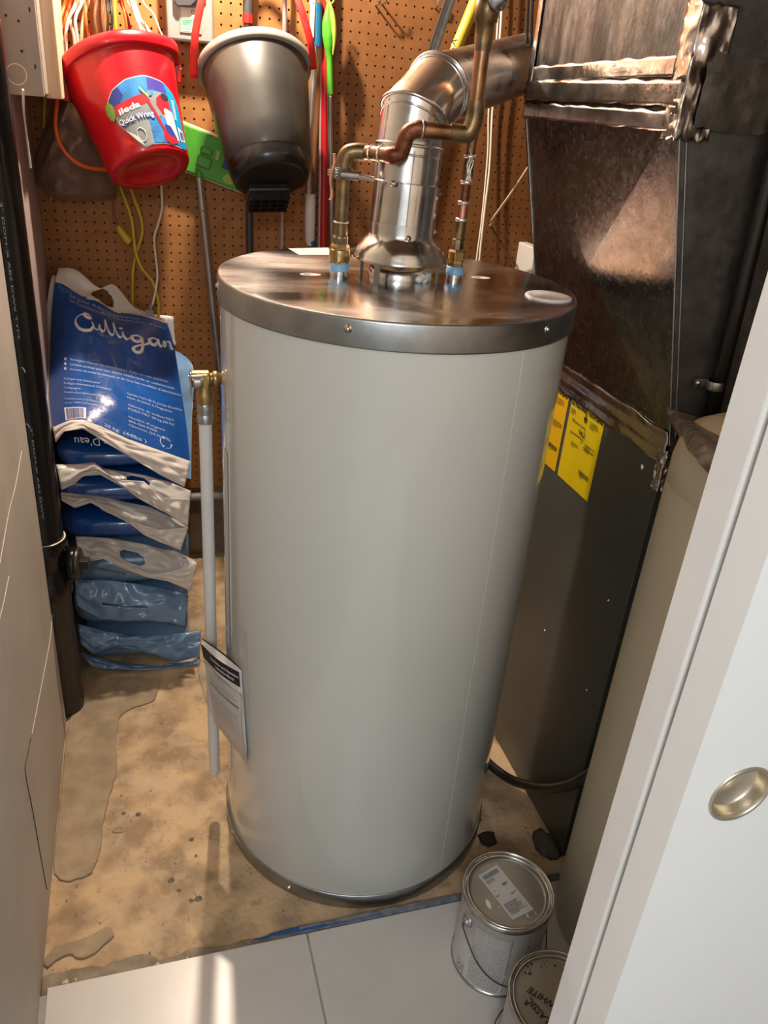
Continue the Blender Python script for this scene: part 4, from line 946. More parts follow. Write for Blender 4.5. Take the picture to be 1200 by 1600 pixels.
B6 = flatbag(.112, .226, -.228, .090, 1.915, 'pale blue salt bag second from the floor in the pile', 'paleblue', 2)
B5 = flatbag(.229, .373, -.232, .092, 1.915, 'pale blue salt bag just under the bag with the long slotted white end', 'paleblue', 3)
B4 = flatbag(.376, .475, -.233, .092, 1.925, 'blue salt bag whose white end has a long handle slot, mid pile', 'blue', 4)
B3 = flatbag(.478, .571, -.233, .092, 1.930, 'blue salt bag showing a plain crumpled white end, third from top', 'blue', 5)
B2 = flatbag(.574, .655, -.233, .090, 1.950, 'blue salt bag with upside down lettering right under the leaning one', 'blue', 6, .0)
flap(B7, [(128, 1020), (180, 1034), (240, 1040), (300, 1032), (312, 1024)], [(140, 1040), (165, 1045), (215, 1047), (265, 1046), (312, 1037)], 1.895, 1.862, 'paleblue', 'bag_skirt', .01, 7)
flap(B6, [(122, 975), (160, 985), (205, 992), (262, 992), (314, 985)], [(126, 1006), (145, 1022), (180, 1012), (212, 1016), (275, 1034), (312, 1026)], 1.90, 1.880, 'paleblue', 'end_flap', .014, 6)
flap(B5, [(117, 905), (160, 905), (215, 912), (262, 920), (294, 930)], [(119, 946), (155, 967), (190, 971), (225, 970), (262, 972), (289, 978)], 1.905, 1.872, 'paleblue', 'end_flap', .018, 5, (.45, .62, .20, .035))
S4 = flap(B4, [(118, 838), (145, 839), (175, 841), (225, 850), (270, 860), (306, 876)], [(122, 862), (141, 876), (162, 872), (187, 885), (225, 900), (262, 907), (296, 921), (308, 886)], 1.915, 1.876, 'filmg', 'end_flap', .014, 4, (.44, .52, .095, .20))
S3 = flap(B3, [(95, 769), (125, 772), (155, 775), (200, 785), (235, 792), (294, 820)], [(96, 782), (117, 794), (142, 785), (162, 797), (200, 815), (225, 835), (250, 846), (282, 859)], 1.920, 1.880, 'filmg', 'end_flap', .012, 3)
S2 = flap(B2, [(88, 726), (125, 725), (147, 722), (162, 732), (225, 742), (262, 752), (298, 767)], [(96, 766), (115, 757), (130, 744), (157, 742), (190, 760), (222, 779), (250, 795), (294, 822)], 1.925, 1.885, 'filmg', 'end_flap', .012, 2, (.60, .30, .085, .16))
flap(B2, [(172, 744), (190, 750), (225, 752), (255, 778), (296, 780)], [(196, 763), (215, 778), (240, 792), (262, 803), (293, 824)], 1.872, 1.868, 'film', 'folded_lip', .004, 12)
flap(B3, [(150, 787), (175, 799), (205, 814), (250, 828), (294, 824)], [(160, 797), (200, 816), (225, 836), (250, 847), (282, 860)], 1.872, 1.868, 'film', 'folded_lip', .004, 13)
flap(B4, [(140, 868), (170, 868), (200, 884), (240, 897), (280, 890), (308, 880)], [(142, 877), (162, 873), (187, 886), (225, 901), (262, 908), (297, 923)], 1.866, 1.862, 'film', 'folded_lip', .003, 14)
# dark lettering on the fifth bag, white upside down lettering on the second
def bagtext(t, s, pa, pb, Y, h, mt, flip=False):
    a, c = P(*pa, Y), P(*pb, Y); ux = c-a; L_ = ux.length; ux.normalize(); uy = V(0, -.25, 1).normalized()*(-1 if flip else 1); b = MB()
    put_text(b, s, lambda x, y: a+ux*x+uy*y, 0, 0, L_, h); b.build('lettering', M[mt], t)
bagtext(B2, "ur D'eau", (176, 686), (116, 683), 1.902, .024, 'print', True)
bagtext(B5, 'Adoucisseur', (196, 894), (140, 884), 1.888, .014, 'ink', True)
bagtext(B6, 'CHLORURE', (262, 976), (290, 982), 1.878, .007, 'ink')

# bag leaning on top of the pile: printed face towards us
G = [[(92, 418, 2.40), (122, 424, 2.40), (155, 448, 2.39), (178, 446, 2.40), (208, 478, 2.41), (240, 494, 2.42), (264, 500, 2.42)],
     [(86, 441, 2.37), (106, 450, 2.36), (126, 462, 2.35), (150, 470, 2.35), (180, 487, 2.36), (222, 494, 2.37), (262, 506, 2.37)],
     [(80, 500, 2.31), (106, 505, 2.25), (134, 512, 2.22), (162, 520, 2.21), (198, 528, 2.22), (238, 535, 2.25), (272, 541, 2.31)],
     [(78, 560, 2.22), (106, 563, 2.14), (136, 568, 2.11), (167, 574, 2.10), (205, 583, 2.11), (246, 594, 2.14), (282, 603, 2.21)],
     [(77, 615, 2.11), (106, 615, 2.03), (138, 617, 2.00), (172, 624, 1.99), (212, 636, 2.00), (256, 652, 2.03), (291, 662, 2.09)],
     [(82, 668, 1.985), (110, 658, 1.94), (138, 658, 1.925), (172, 673, 1.92), (214, 690, 1.92), (262, 708, 1.93), (297, 722, 1.965)]]
SG = ngrid([[P(*c) for c in r] for r in G])
def SGw(u, v):
    p = SG(u, v); return p+V(0, -.6, .5)*(.004*noise.noise(p*16)+.003*abs(noise.noise(V(p.x*30+p.z*18, p.z*9, 4))))
lean = thing('salt_bag', (-.06, 2.15, .69), 'top salt bag leaning on the pile, its printed blue face fully visible', 'salt bag', 'salt bags in the pile')
b = MB(); f_s = lambda u, v: SGw(u, .195+.805*v); b.grid(f_s, 60, 60)
def Bk(u, v):
    k = (1-abs(2*u-1)**5)*(1-abs(2*v-1)**6); p = f_s(u, v)+V(0, .045, -.085)*k; p.y = min(p.y, YB-.004); return p
b.grid(Bk, 40, 40, 0); b.build('bag_body', M['blue'], lean)
b = MB(); b.grid(lambda u, v: SGw(u, .2*v)+V(0, -.002, 0)+V(0, -.004*math.sin(9*u+3*v), .003*math.sin(14*u)), 90, 20, 0, True, lambda u, v: ((u-.515)/.115)**4+((v-.66-(u-.515)*.9)/.25)**2 < 1); b.build('handle_flap', M['film'], lean, solid=.001)
b = MB(); b.grid(lambda u, v: SGw(-.045+.075*u-.02*math.sin(v*9), .13+.87*v)+V(0, .012*u, -.004), 4, 50); b.build('side_seam', M['film'], lean, solid=.0008)
flap(lean, [(82, 668), (110, 656), (132, 656), (157, 666), (200, 686), (250, 704), (298, 721)], [(87, 691), (100, 674), (130, 670), (150, 682), (162, 690), (200, 712), (250, 742), (288, 761)], 1.915, 1.888, 'film', 'bottom_flap', .010, 9)
tx = lambda e: (lambda x, y: SGw(x, 1-y)+V(0, -.8, .6)*e)
T1_ = tx(.0016)
# brush-script name drawn as strokes: local box 0..1 x 0..1
glyph = [
 [(.215, .93), (.225, .86), (.19, .84), (.155, .90), (.165, .99), (.215, .98), (.15, .93), (.07, .80), (.015, .60), (.01, .42), (.05, .27), (.12, .26), (.20, .38), (.245, .58), (.24, .72), (.245, .55), (.27, .47), (.30, .52), (.325, .72), (.32, .55), (.34, .46), (.37, .53), (.39, .74), (.415, 1.02), (.41, .62), (.43, .43), (.46, .50), (.485, .80), (.50, 1.02), (.49, .62), (.51, .42), (.54, .50), (.555, .70), (.555, .50), (.575, .40), (.61, .52)],
 [(.555, .86), (.558, .90)],
 [(.72, .66), (.68, .72), (.635, .62), (.635, .48), (.665, .42), (.705, .52), (.722, .68), (.71, .30), (.69, .06), (.65, -.02), (.62, .08), (.66, .24), (.73, .36), (.78, .50)],
 [(.865, .66), (.83, .74), (.785, .64), (.785, .48), (.815, .42), (.85, .54), (.87, .70), (.865, .50), (.885, .42), (.91, .54), (.925, .72), (.92, .44), (.935, .60), (.965, .74), (.985, .66), (.985, .48), (1.0, .40)]]
b = MB()
def slope(x): return .0
for g in glyph:
    pts = cat([T1_(.235+.745*x, .545-.03*x+.145*y) for x, y in g], 4) if len(g) > 2 else [T1_(.235+.745*x, .545-.03*x+.145*y) for x, y in g]
    b.tube(pts, .0052, 6, flat=.35)
b.build('brush_script', M['print'], lean)
def tl(s, x, y, w_, h, mt='print', bold=0.): 
    b = MB(); put_text(b, s, T1_, x, y, w_, h, bold=bold); return b
b = MB()
put_text(b, 'Sel pour Adoucisseur', T1_, .20, .750, .62, .022); put_text(b, 'Sel Commercial', T1_, .20, .718, .36, .02); put_text(b, "De Chlorure d'eau", T1_, .55, .722, .42, .02)
for k, s in enumerate(["Renseignez-vous sur nos adoucisseurs d'eau et nos systèmes", 'Livraison pratique pour nos clients résidentiels et commerciaux', "Entretien de toutes les marques et de tous les modèles d'adoucisseurs"]):
    y = .400-.028*k; put_text(b, s, T1_, .19, y, (.72, .76, .80)[k], .0135)
    b.add([T1_(.145+.012*math.cos(j), y+.006+.009*math.sin(j)) for j in [i*.785 for i in range(8)]], [tuple(range(8))])
for k, (s, w_) in enumerate([('Fabriqué sous licence pour', .30), ('Culligan International Company', .38), ('Compagnie', .14), ("Numéro d'enregistrement 8461", .32)]): put_text(b, s, T1_, .135, .285-.028*k, w_, .014)
for k, (s, w_) in enumerate([('Visitez-nous à culligan.com', .33), ('ou au 1-800-CULLIGAN', .27)]): put_text(b, s, T1_, .135, .158-.028*k, w_, .014)
for k, (s, w_) in enumerate([('Gardez hors de la portée des enfants', .36), ("Non destiné à l'ingestion", .28), ('', 0), ('Chlorure de sodium NaCl', .28), ('POIDS NET 20 kg (44 lbs)', .28), ('', 0), ("Numéro d'urgence", .21), ('800-424-9300', .16), ('Chemtrec (24 Hours)', .23)]):
    if s: put_text(b, s, T1_, .62, .262-.0235*k, w_, .0135)
put_text(b, '20 kg  (44lbs )', T1_, .46, .012, .26, .020)
b.build('printed_text', M['printb'], lean, kind='stuff')
b = MB(); rect(b, T1_, .125, .012, .19, .09, 0, 6); BCP = b.build('barcode_patch', M['print'], lean)
b = MB(); barcode(b, tx(.0026), .14, .018, .16, .078, seed=6); b.build('barcode', M['lab_navy'], BCP)
b = MB()
for k in range(3):
    a = 2.09*k+.5; pts = [T1_(.83+.035*math.cos(a+t_*.28), .055+.030*math.sin(a+t_*.28)) for t_ in range(6)]; b.tube(pts, .0011, 5)
    b.add([T1_(.83+.035*math.cos(a+1.5)+.010*math.cos(a+j), .055+.030*math.sin(a+1.5)+.010*math.sin(a+j)) for j in (0, 2.1, 4.2)], [(0, 1, 2)])
b.build('recycling_mark', M['printb'], lean)
# the bag behind it, only its right side peeks out
G8 = [[(200, 470, 2.445), (235, 485, 2.445), (271, 490, 2.445)], [(150, 520, 2.40), (230, 520, 2.43), (277, 540, 2.44)], [(150, 570, 2.34), (240, 572, 2.36), (302, 570, 2.39)], [(150, 640, 2.22), (240, 650, 2.22), (300, 655, 2.26)], [(150, 715, 2.06), (230, 730, 2.05), (299, 745, 2.07)]]
S8 = ngrid([[P(x, y, Y)+V(0, .012, -.012) for x, y, Y in r] for r in G8])
B8 = thing('salt_bag', (.03, 2.25, .70), 'salt bag mostly hidden behind the leaning one, its right side peeking out', 'salt bag', 'salt bags in the pile')
b = MB(); b.grid(wob(lambda u, v: S8(u, .3+.7*v), .006, 26), 30, 40); b.grid(lambda u, v: S8(u, .3+.7*v)+V(0, .05, -.07)*(1-abs(2*u-1)**4)*(1-abs(2*v-1)**4), 20, 24); b.build('bag_body', M['paleblue'], B8)
b = MB(); b.grid(lambda u, v: S8(.1+.9*u, .235*v), 16, 8); b.build('end_flap', M['film'], B8, solid=.001)

# ------------------------------------------------------------------ BUCKETS
def bucket_frame(rim, bot, refx):
    z = (rim-bot); L_ = z.length; z.normalize(); x = (refx-z*refx.dot(z)).normalized(); y = z.cross(x)
    return Matrix((x, y, z)).transposed(), L_
# red bucket
rim, bot = P(183, 106, 2.325), P(236, 267, 2.195)
A, L_ = bucket_frame(rim, bot, V(1, 0, 0)); RT, RB = .137, .098
rb = thing('red_bucket', bot, 'bright red plastic bucket with a colourful label hanging on the wall', 'bucket')
def rrad(an, z):     # pouring lip on the right hand side
    t = max(0, min(1, (z-.55*L_)/(.45*L_))); d_ = (an-D2R(-28)+math.pi) % (2*math.pi)-math.pi
    return 1+.10*t*math.exp(-(d_/.32)**2)
prof = [(.0001, .012), (RB*.62, .012), (RB*.70, .004), (RB*.96, .0), (RB, .006)]
prof += [(RB+(RT-RB)*t, .006+(L_-.006)*t) for t in (.08, .2, .32, .45, .58, .7, .8, .88, .895)]
prof += [(RT+.005, L_*.895), (RT+.008, L_*.9), (RT+.010, L_*.985), (RT+.008, L_), (RT+.003, L_), (RT-.002, L_*.985)]
prof += [(RB+(RT-RB)*t-.003, .012+(L_-.012)*t) for t in (.9, .6, .3, .02)]+[(.0001, .015)]
b = MB(); b.lathe(prof, bot, 96, 0, A, True, rrad); b.build('bucket_body', M['red'], rb)
def onb(a, z, e=.0):  # point on the red bucket wall (a in degrees from local +x; towards the camera is about -90)
    r = (RB+(RT-RB)*z+e)*rrad(D2R(a), z*L_); return bot + A @ V(r*math.cos(D2R(a)), r*math.sin(D2R(a)), z*L_)
for s_, a in ((-1, 180), (1, 0)):
    b = MB(); p0 = onb(a, .86, .004); b.box(p0+V(-.010, -.014, -.022), p0+V(.010, .014, .022)); b.build('handle_ear', M['red'], rb, bevel=.005)
bl = [onb(180, .88, .018), P(77, 60, 2.31), P(70, 25, 2.33), P(79, 0, 2.35), P(100, -60, 2.37), P(150, -120, 2.38), P(200, -60, 2.37), P(222, 0, 2.35), P(240, 22, 2.33), P(252, 52, 2.32), onb(0, .9, .016)]
MB().tube(cat(bl, 6), .0019, 8).build('wire_bail', M['whitec'], rb)
# label on the bucket: chart u 0..1 (left to right), v 0..1 (bottom to top)
def lb(e):
    def f(x, y):
        a = -121+97*x; z = .045+.575*y - .03*(x-.5); return onb(a, z, .0006+e)
    return f
def poly(e, pts, mt, name, n=3):
    """fill a polygon on the curved wall, subdividing it along u"""
    f = lb(e); b = MB(); xs_ = sorted(set([p[0] for p in pts])); K = 26; x0, x1 = xs_[0], xs_[-1]
    def cross(x):
        ys_ = []
        for i in range(len(pts)):
            (xa, ya_), (xb, yb_) = pts[i], pts[(i+1) % len(pts)]
            if (xa <= x < xb) or (xb <= x < xa): ys_.append(ya_+(yb_-ya_)*(x-xa)/(xb-xa))
        return (min(ys_), max(ys_)) if len(ys_) > 1 else None
    prev = None
    for i in range(K+1):
        x = x0+(x1-x0)*(i/K*.998+.001); c_ = cross(x)
        if c_ and prev:
            b.add([f(prev[0], prev[1]), f(x, c_[0]), f(x, c_[1]), f(prev[0], prev[2])], [(0, 1, 2, 3)], 0, True)
        prev = (x, *c_) if c_ else None
    return b.build(name, M[mt], rb)
outl = [(.02, .48), (.0, .72), (.10, .86), (.28, .97), (.50, 1.02), (.72, .97), (.88, .85), (.95, .70), (.96, .45), (.99, .30), (1.05, .18), (1.02, .10), (.95, .02), (.80, .02), (.55, .03), (.40, .02), (.27, -.02), (.18, .12), (.10, .27), (.04, .38)]
poly(.0, [(.5+(x-.5)*1.02, .5+(y-.5)*1.025) for x, y in outl], 'label_w', 'label_sheet')
poly(.0004, outl, 'lab_b', 'label_art')
poly(.0008, [(.0, .72), (.10, .86), (.17, .90), (.20, .76), (.10, .60), (.01, .60)], 'lab_navy', 'label_art')
poly(.0008, [(.50, .82), (.52, 1.0), (.72, .97), (.76, .80), (.60, .82)], 'lab_p', 'label_art')
poly(.0010, [(.02, .48), (.05, .62), (.42, .74), (.52, .80), (.74, .80), (.78, .35), (.50, .45), (.40, .42), (.41, .02), (.27, -.02), (.18, .12), (.10, .27)], 'lab_g', 'label_art')
poly(.0012, [(.42, .03), (.41, .50), (.60, .40), (.80, .50), (.82, .04)], 'lab_b', 'label_art')
poly(.0014, [(.05, .50), (.05, .63), (.42, .75), (.50, .66), (.42, .60)], 'lab_red', 'label_art')
poly(.0010, [(.73, .97), (.88, .85), (.95, .70), (.96, .45), (.98, .32), (1.04, .18), (1.02, .10), (.95, .02), (.86, .02), (.83, .35), (.78, .72)], 'lab_sky', 'label_art')
poly(.0016, [(.85, .12), (.83, .33), (.95, .30), (.98, .14)], 'label_w', 'label_art')
poly(.0016, [(.56, .60), (.58, .70), (.64, .76), (.72, .76), (.76, .70), (.76, .56), (.70, .48), (.62, .46)], 'lab_red', 'label_art')
poly(.0018, [(.64, .46), (.70, .56), (.78, .52), (.80, .25), (.82, .10), (.72, .12), (.66, .20)], 'label_w', 'label_art')
poly(.0021, [(.60, .20), (.62, .32), (.70, .30), (.78, .12), (.70, .08)], 'lab_navy', 'label_art')
poly(.0023, [(.56, .14), (.58, .22), (.68, .14), (.76, .12), (.78, .06), (.66, .02), (.58, .06)], 'lab_red', 'label_art')
poly(.0022, [(.44, .66), (.475, .67), (.62, .20), (.585, .18)], 'lab_red', 'label_art')
poly(.0026, [(.64, .50), (.65, .545), (.67, .56), (.69, .55), (.70, .52), (.69, .48), (.67, .465), (.65, .48)], 'cream', 'label_art')
poly(.0024, [(.64, .74), (.66, .78), (.71, .79), (.75, .76), (.75, .70), (.70, .68), (.66, .70)], 'ink', 'label_art')
poly(.0030, [(-.06, .58), (-.04, .68), (.01, .73), (.05, .66), (.05, .54), (.0, .44), (-.04, .48)], 'lab_green', 'round_sticker')
poly(.0030, [(.40, .86), (.42, .83), (.49, .70), (.46, .72), (.41, .80)], 'lime', 'label_art'); poly(.0030, [(.49, .72), (.52, .80), (.56, .82), (.55, .76), (.52, .72)], 'lab_b', 'label_art')
poly(.0034, [(.10, .26), (.165, .20), (.23, .13), (.25, .06), (.27, -.01), (.20, .08), (.13, .20)], 'label_w', 'peeled_corner')
b = MB(); put_text(b, 'ileda', lambda x, y: lb(.0020)(x, y+.26*(x-.1)), .09, .50, .27, .085, bold=.03); 
for k in range(9): greek(b, lb(.0016), .80+.012*(9-k)/9, .72-.035*k, .10, 1, .01, .018, seed=k)
b.build('label_lettering', M['print'], rb)
b = MB(); g2_ = lambda e: (lambda x, y: lb(e)(x, y+.17*(x-.1))); put_text(b, 'Quick Wring', g2_(.0034), .05, .355, .44, .085, bold=.01); b.build('label_lettering', M['print'], rb)
b = MB(); put_text(b, 'Quick Wring', g2_(.0028), .047, .345, .45, .095, bold=.05); barcode(b, lb(.0019), .862, .15, .08, .13, seed=2)
for q4 in ((.43, .30, .60, .44), (.43, .12, .60, .28), (.43, .20, .56, .04), (.43, .42, .58, .26)):
    b.add([lb(.0016)(q4[0], q4[1]), lb(.0016)(q4[2], q4[3]), lb(.0016)(q4[2], q4[3]+.008), lb(.0016)(q4[0], q4[1]+.008)], [(0, 1, 2, 3)])
b.build('label_lettering', M['lab_navy'], rb, kind='stuff')
b = MB(); pts = [lb(.0022)(.27+.055*math.cos(j*.4), .16+.10*math.sin(j*.4)) for j in range(17)]; b.tube(pts, .0009, 5); b.build('label_art', M['label_w'], rb)

# black bucket with a red strap handle
rim, bot = P(397, 104, 2.325), P(425, 284, 2.145)
A2b, L2 = bucket_frame(rim, bot, V(1, 0, 0)); RT2, RB2 = .136, .100
kb = thing('black_bucket', bot, 'black bucket with a red strap handle hanging on the wall', 'bucket')
def k_rad(an, z): return 1.0
prof = [(.0001, .004), (RB2*.80, .002), (RB2*.94, .006), (RB2, .022)]
prof += [(RB2+(RT2-RB2)*t**.9, .022+(L2-.022)*t) for t in (.04, .08)]
b = MB(); b.lathe(prof, bot, 96, 0, A2b); 
zb_ = lambda t: (RB2+(RT2-RB2)*t**.9, .022+(L2-.022)*t)

b.lathe([(zb_(.99)[0]-.003, L2), (zb_(.5)[0]-.004, L2*.5), (RB2-.004, .03), (.0001, .01)], bot, 64, 0, A2b); b.build('bucket_body', M['blackp'], kb)
b = MB(); b.lathe([zb_(.08), (zb_(.085)[0]+.0012, zb_(.085)[1]), (zb_(.3)[0]+.0012, zb_(.3)[1]), (zb_(.55)[0]+.0012, zb_(.55)[1]), (zb_(.92)[0]+.0012, zb_(.92)[1]), zb_(.93)], bot, 96, 0, A2b); b.build('lit_wall_band', M['blackband'], kb)  # lit tone of the black wall, painted as a paler layer
b = MB(); b.lathe([(RT2-.004, L2*.93), (RT2+.005, L2*.928), (RT2+.0085, L2*.94), (RT2+.0085, L2*.99), (RT2+.006, L2), (RT2-.004, L2), (RT2-.006, L2*.98)], bot, 96, 0, A2b); b.build('rim_band', M['greyrim'], kb)
def strap(pts, w0, w1, name):
    q = cat(pts, 6); b = MB(); vs_ = []
    for i, p in enumerate(q):
        w_ = w0+(w1-w0)*i/(len(q)-1); t = (q[min(i+1, len(q)-1)]-q[max(0, i-1)]).normalized(); s_ = t.cross(V(0, -1, 0)).normalized()
        vs_ += [p-s_*w_, p-s_*w_*.15+V(0, .002, 0), p+s_*w_*.15+V(0, .002, 0), p+s_*w_]
    b.add(vs_, [(i*4+j, (i+1)*4+j, (i+1)*4+j+1, i*4+j+1) for i in range(len(q)-1) for j in range(3)], 0, True); b.build(name, M['redp'], kb, solid=.004)
strap([P(303, 122, 2.29), P(304, 70, 2.27), P(309, 30, 2.27), P(322, -20, 2.29), P(350, -75, 2.33), P(395, -105, 2.37), P(440, -70, 2.33), P(462, -10, 2.29), P(476, 30, 2.27), P(486, 70, 2.27), P(490, 108, 2.29)], .0085, .0085, 'strap_handle')
# outlet foot with ribs
c = bot + A2b @ V(-.006, .050, -.008); ZX, ZY, ZZ = A2b.col[0], A2b.col[1], A2b.col[2]
def obox(b, ctr, hx_, hy_, hz_): b.hexa([ctr+ZX*sx*hx_+ZY*sy*hy_+ZZ*sz*hz_ for sz in (-1, 1) for sx, sy in ((-1, -1), (1, -1), (1, 1), (-1, 1))])
b = MB(); obox(b, c+ZZ*.002, .054, .040, .012); FOOT = b.build('wringer_foot', M['blackp'], kb, bevel=.006)
for k in range(4):
    b = MB(); obox(b, c+ZZ*-.018+ZY*(-.030+.020*k), .050, .002, .012); b.build('foot_rib', M['blackp'], FOOT)
for k in range(5):
    b = MB(); obox(b, c+ZZ*-.018+ZX*(-.042+.021*k), .0018, .034, .011); b.build('foot_rib', M['blackp'], FOOT)
b = MB()
for (px, py) in ((395, 295), (442, 290), (383, 314), (391, 311), (458, 307)): b.lathe([(.0001, -.001), (.0012, 0), (.0001, .001)], P(px, py, (c.y-.04)), 8)
b.build('water_drop', M['label_w'], kb, kind='stuff')

# ------------------------------------------------------------------ POLES AND BRUSHES HUNG ON THE WALL
YP = 2.425
def vdir(p0, z): return V(p0.x, p0.y, z)
def pole(t, a, c, r, mt, name='pole', r2=None): return MB().tube([a, c], [r, r2 or r], 16).build(name, M[mt], t)
# flat mop with green head
mp = thing('flat_mop', P(312, 270, 2.40), 'grey poled flat mop with bright green head tilted under the red bucket', 'mop')
hc = P(322, 243, 2.405); hz_ = .009
tl_, tr_2, br_, bl_ = P(288, 196, 2.40), P(352, 220, 2.40), P(378, 306, 2.385), P(270, 268, 2.385)
ux = (P(385, 280, 2.40)-P(282, 240, 2.40)).normalized(); uz = ux.cross(V(0, -1, 0)).normalized(); uz = uz if uz.z > 0 else -uz
H0 = P(322, 244, 2.43)
hw, hh = .145, .056
def mh(x, y, d): return H0+ux*x+uz*y+V(0, -d, 0)
def bxm(x0, x1, y0, y1, d0_, d1_): b = MB(); b.hexa([mh(x0, y0, d0_), mh(x1, y0, d0_), mh(x1, y0, d1_), mh(x0, y0, d1_), mh(x0, y1, d0_), mh(x1, y1, d0_), mh(x1, y1, d1_), mh(x0, y1, d1_)]); return b
bxm(-hw, hw, -hh-.004, hh+.006, -.022, -.012).build('mop_pad', M['cream'], mp, bevel=.003)
bxm(-hw+.004, hw-.004, -hh, hh, -.012, .0).build('mop_plate', M['green'], mp, bevel=.004)
bxm(-.022, .016, -.030, -.002, 0, .016).build('swivel_joint', M['green'], mp, bevel=.003)
bxm(-.020, .012, .004, .022, 0, .014).build('swivel_joint', M['green'], mp, bevel=.004)
bxm(.022, .034, .000, .026, 0, .010).build('clip', M['lime'], mp, bevel=.002)
PLQ = bxm(.048, .11, -.014, .016, 0, .0015).build('blue_plaque', M['lab_navy'], mp)
b = MB()
for k in range(9): p_ = mh(.082+.010*math.cos(k*.7), .002+.008*math.sin(k*.7), .0022); b.add([p_+ux*.004*math.cos(j+k)+uz*.0035*math.sin(j+k) for j in (0, 1.3, 2.8, 4.5)], [(0, 1, 2, 3)])
b.build('plaque_emblem', M['label_w'], PLQ)
for (x, y) in ((.085, .036), (.075, -.036), (-.085, .036), (-.085, -.036)):
    b = MB(); b.disc(mh(x, y, .0012), .017, 20, 0, Matrix((ux, uz, -V(0, 1, 0))).transposed(), .012); b.build('cloth_gripper', M['lime'], mp)
pa = P(311, 277, 2.405); pb = P(345, 600, 2.43); dd = (pb-pa).normalized()
pole(mp, P(310.5, 268, 2.405), P(313, 282, 2.405), .0085, 'green', 'socket')
pole(mp, pa, pa+dd*.09, .0100, 'polegrey'); pole(mp, pa+dd*.055, pa+dd*.45, .0112, 'polegrey'); pole(mp, pa+dd*.45, pa+dd*.98, .0098, 'polegrey')
MB().lathe([(.003, 0), (.0028, .0012), (.0001, .002)], pa+dd*.085+V(0, -.0112, 0), 12, 0, axis_to((0, -1, 0))).build('snap_button', M['chrome'], mp)
# black pole with grey grip behind the black bucket
def hung(name, label, catg, segs, grp=None):
    t = thing(name, P(segs[0][0][0], segs[0][0][1], segs[0][0][2]), label, catg, grp)
    for a, c, r, mt, nm_ in segs:
        pole(t, P(*a), P(*c), r, mt, nm_)
    return t
hung('mop_pole', 'black pole with grey grip passing behind the black bucket', 'pole', [((388, -80, YP), (387, 22, YP), .0125, 'charcoal', 'grip'), ((387, 22, YP), (387, 36, YP), .0132, 'redp', 'collar'), ((387, 36, YP), (392, 620, YP), .0105, 'poleblk', 'pole')])
hung('thin_pole', 'thin pale pole seen above and below the black bucket', 'pole', [((446, -80, YP), (438, 600, YP), .0062, 'mauvep', 'pole')])
t = hung('window_brush', 'blue and white handled brush pole right of the black bucket', 'brush', [((490, -60, YP), (489, 8, YP), .0085, 'grip', 'pole'), ((493, 72, YP), (484, 200, YP), .0105, 'polegrey', 'pole'), ((484, 200, YP), (483, 306, YP), .0092, 'polegrey', 'pole')])
pcs = [P(494, 5, YP), P(494, 72, YP)]
b = MB(); b.tube([pcs[0], pcs[1]], .0165, 12); b.build('blue_sleeve', M['bluep'], t)
b = MB(); q0_, q1_ = P(487, 6, YP-.012), P(488, 60, YP-.012); b.box((q1_.x-.008, YP-.019, q1_.z), (q0_.x+.008, YP-.010, q0_.z)); b.build('white_plate', M['cream'], t, bevel=.002)
b = MB(); g0_, g1_ = P(485, 303, YP), P(484, 384, YP); b.tube([g0_, g0_.lerp(g1_, .06), g0_.lerp(g1_, .5), g0_.lerp(g1_, .9), g1_], [.0145, .0150, .0155, .0145, .007], 16); b.build('white_grip', M['grip'], t)
MB().tube([P(488, 376, YP-.004), P(490, 386, YP-.004)], [.012, .005], 12).build('grip_end', M['bluep'], t)
hung('thin_pole', 'slim mauve pole between the blue brush and the red pole', 'pole', [((505, 25, YP+.012), (495, 600, YP+.012), .0062, 'mauvep', 'pole')])
hung('broom_pole', 'thick red pole hanging left of the green handled one', 'pole', [((510, -80, YP+.01), (503, 620, YP+.01), .0118, 'redd', 'pole')])
t = hung('duster', 'bright green handled duster with thin grey pole', 'duster', [((515, 146, 2.40), (519, 400, 2.42), .0066, 'polegrey', 'pole'), ((519, 400, 2.42), (523, 640, 2.43), .0062, 'polegrey', 'pole')])
g = [(514, 2), (513, 14), (512, 35), (513, 55), (514, 72), (514, 84), (515, 98), (516, 147)]; rr_ = [.004, .007, .0145, .0165, .0135, .0095, .0082, .0090]
b = MB(); q = [P(x, y, 2.40) for x, y in g]; b.tube(cat(q, 4), [v for i in range(7) for v in [rr_[i]+(rr_[i+1]-rr_[i])*k/4 for k in range(4)]]+[rr_[-1]], 18); b.build('green_handle', M['green'], t)
b = MB(); q = [P(x, y, 2.390) for x, y in ((514, 0), (519, 20), (521.5, 45), (522, 65), (520, 86))]; b.tube(cat(q, 4), [.002, .003, .004, .005, .006, .007, .0075, .0078, .0078, .0076, .007, .006, .005, .004, .003, .002, .001], 12); b.build('lime_inlay', M['lime'], t)
pts = [P(516+6*math.cos(a), -2+8*math.sin(a), 2.40) for a in [i*.5 for i in range(14)]]; MB().tube(pts, .0022, 8).build('hanging_loop', M['lime'], t)
MB().lathe([(.0035, 0), (.003, .0012), (.0001, .0016)], P(517, 152, 2.392), 10, 0, axis_to((0, -1, 0))).build('snap_button', M['chrome'], t)
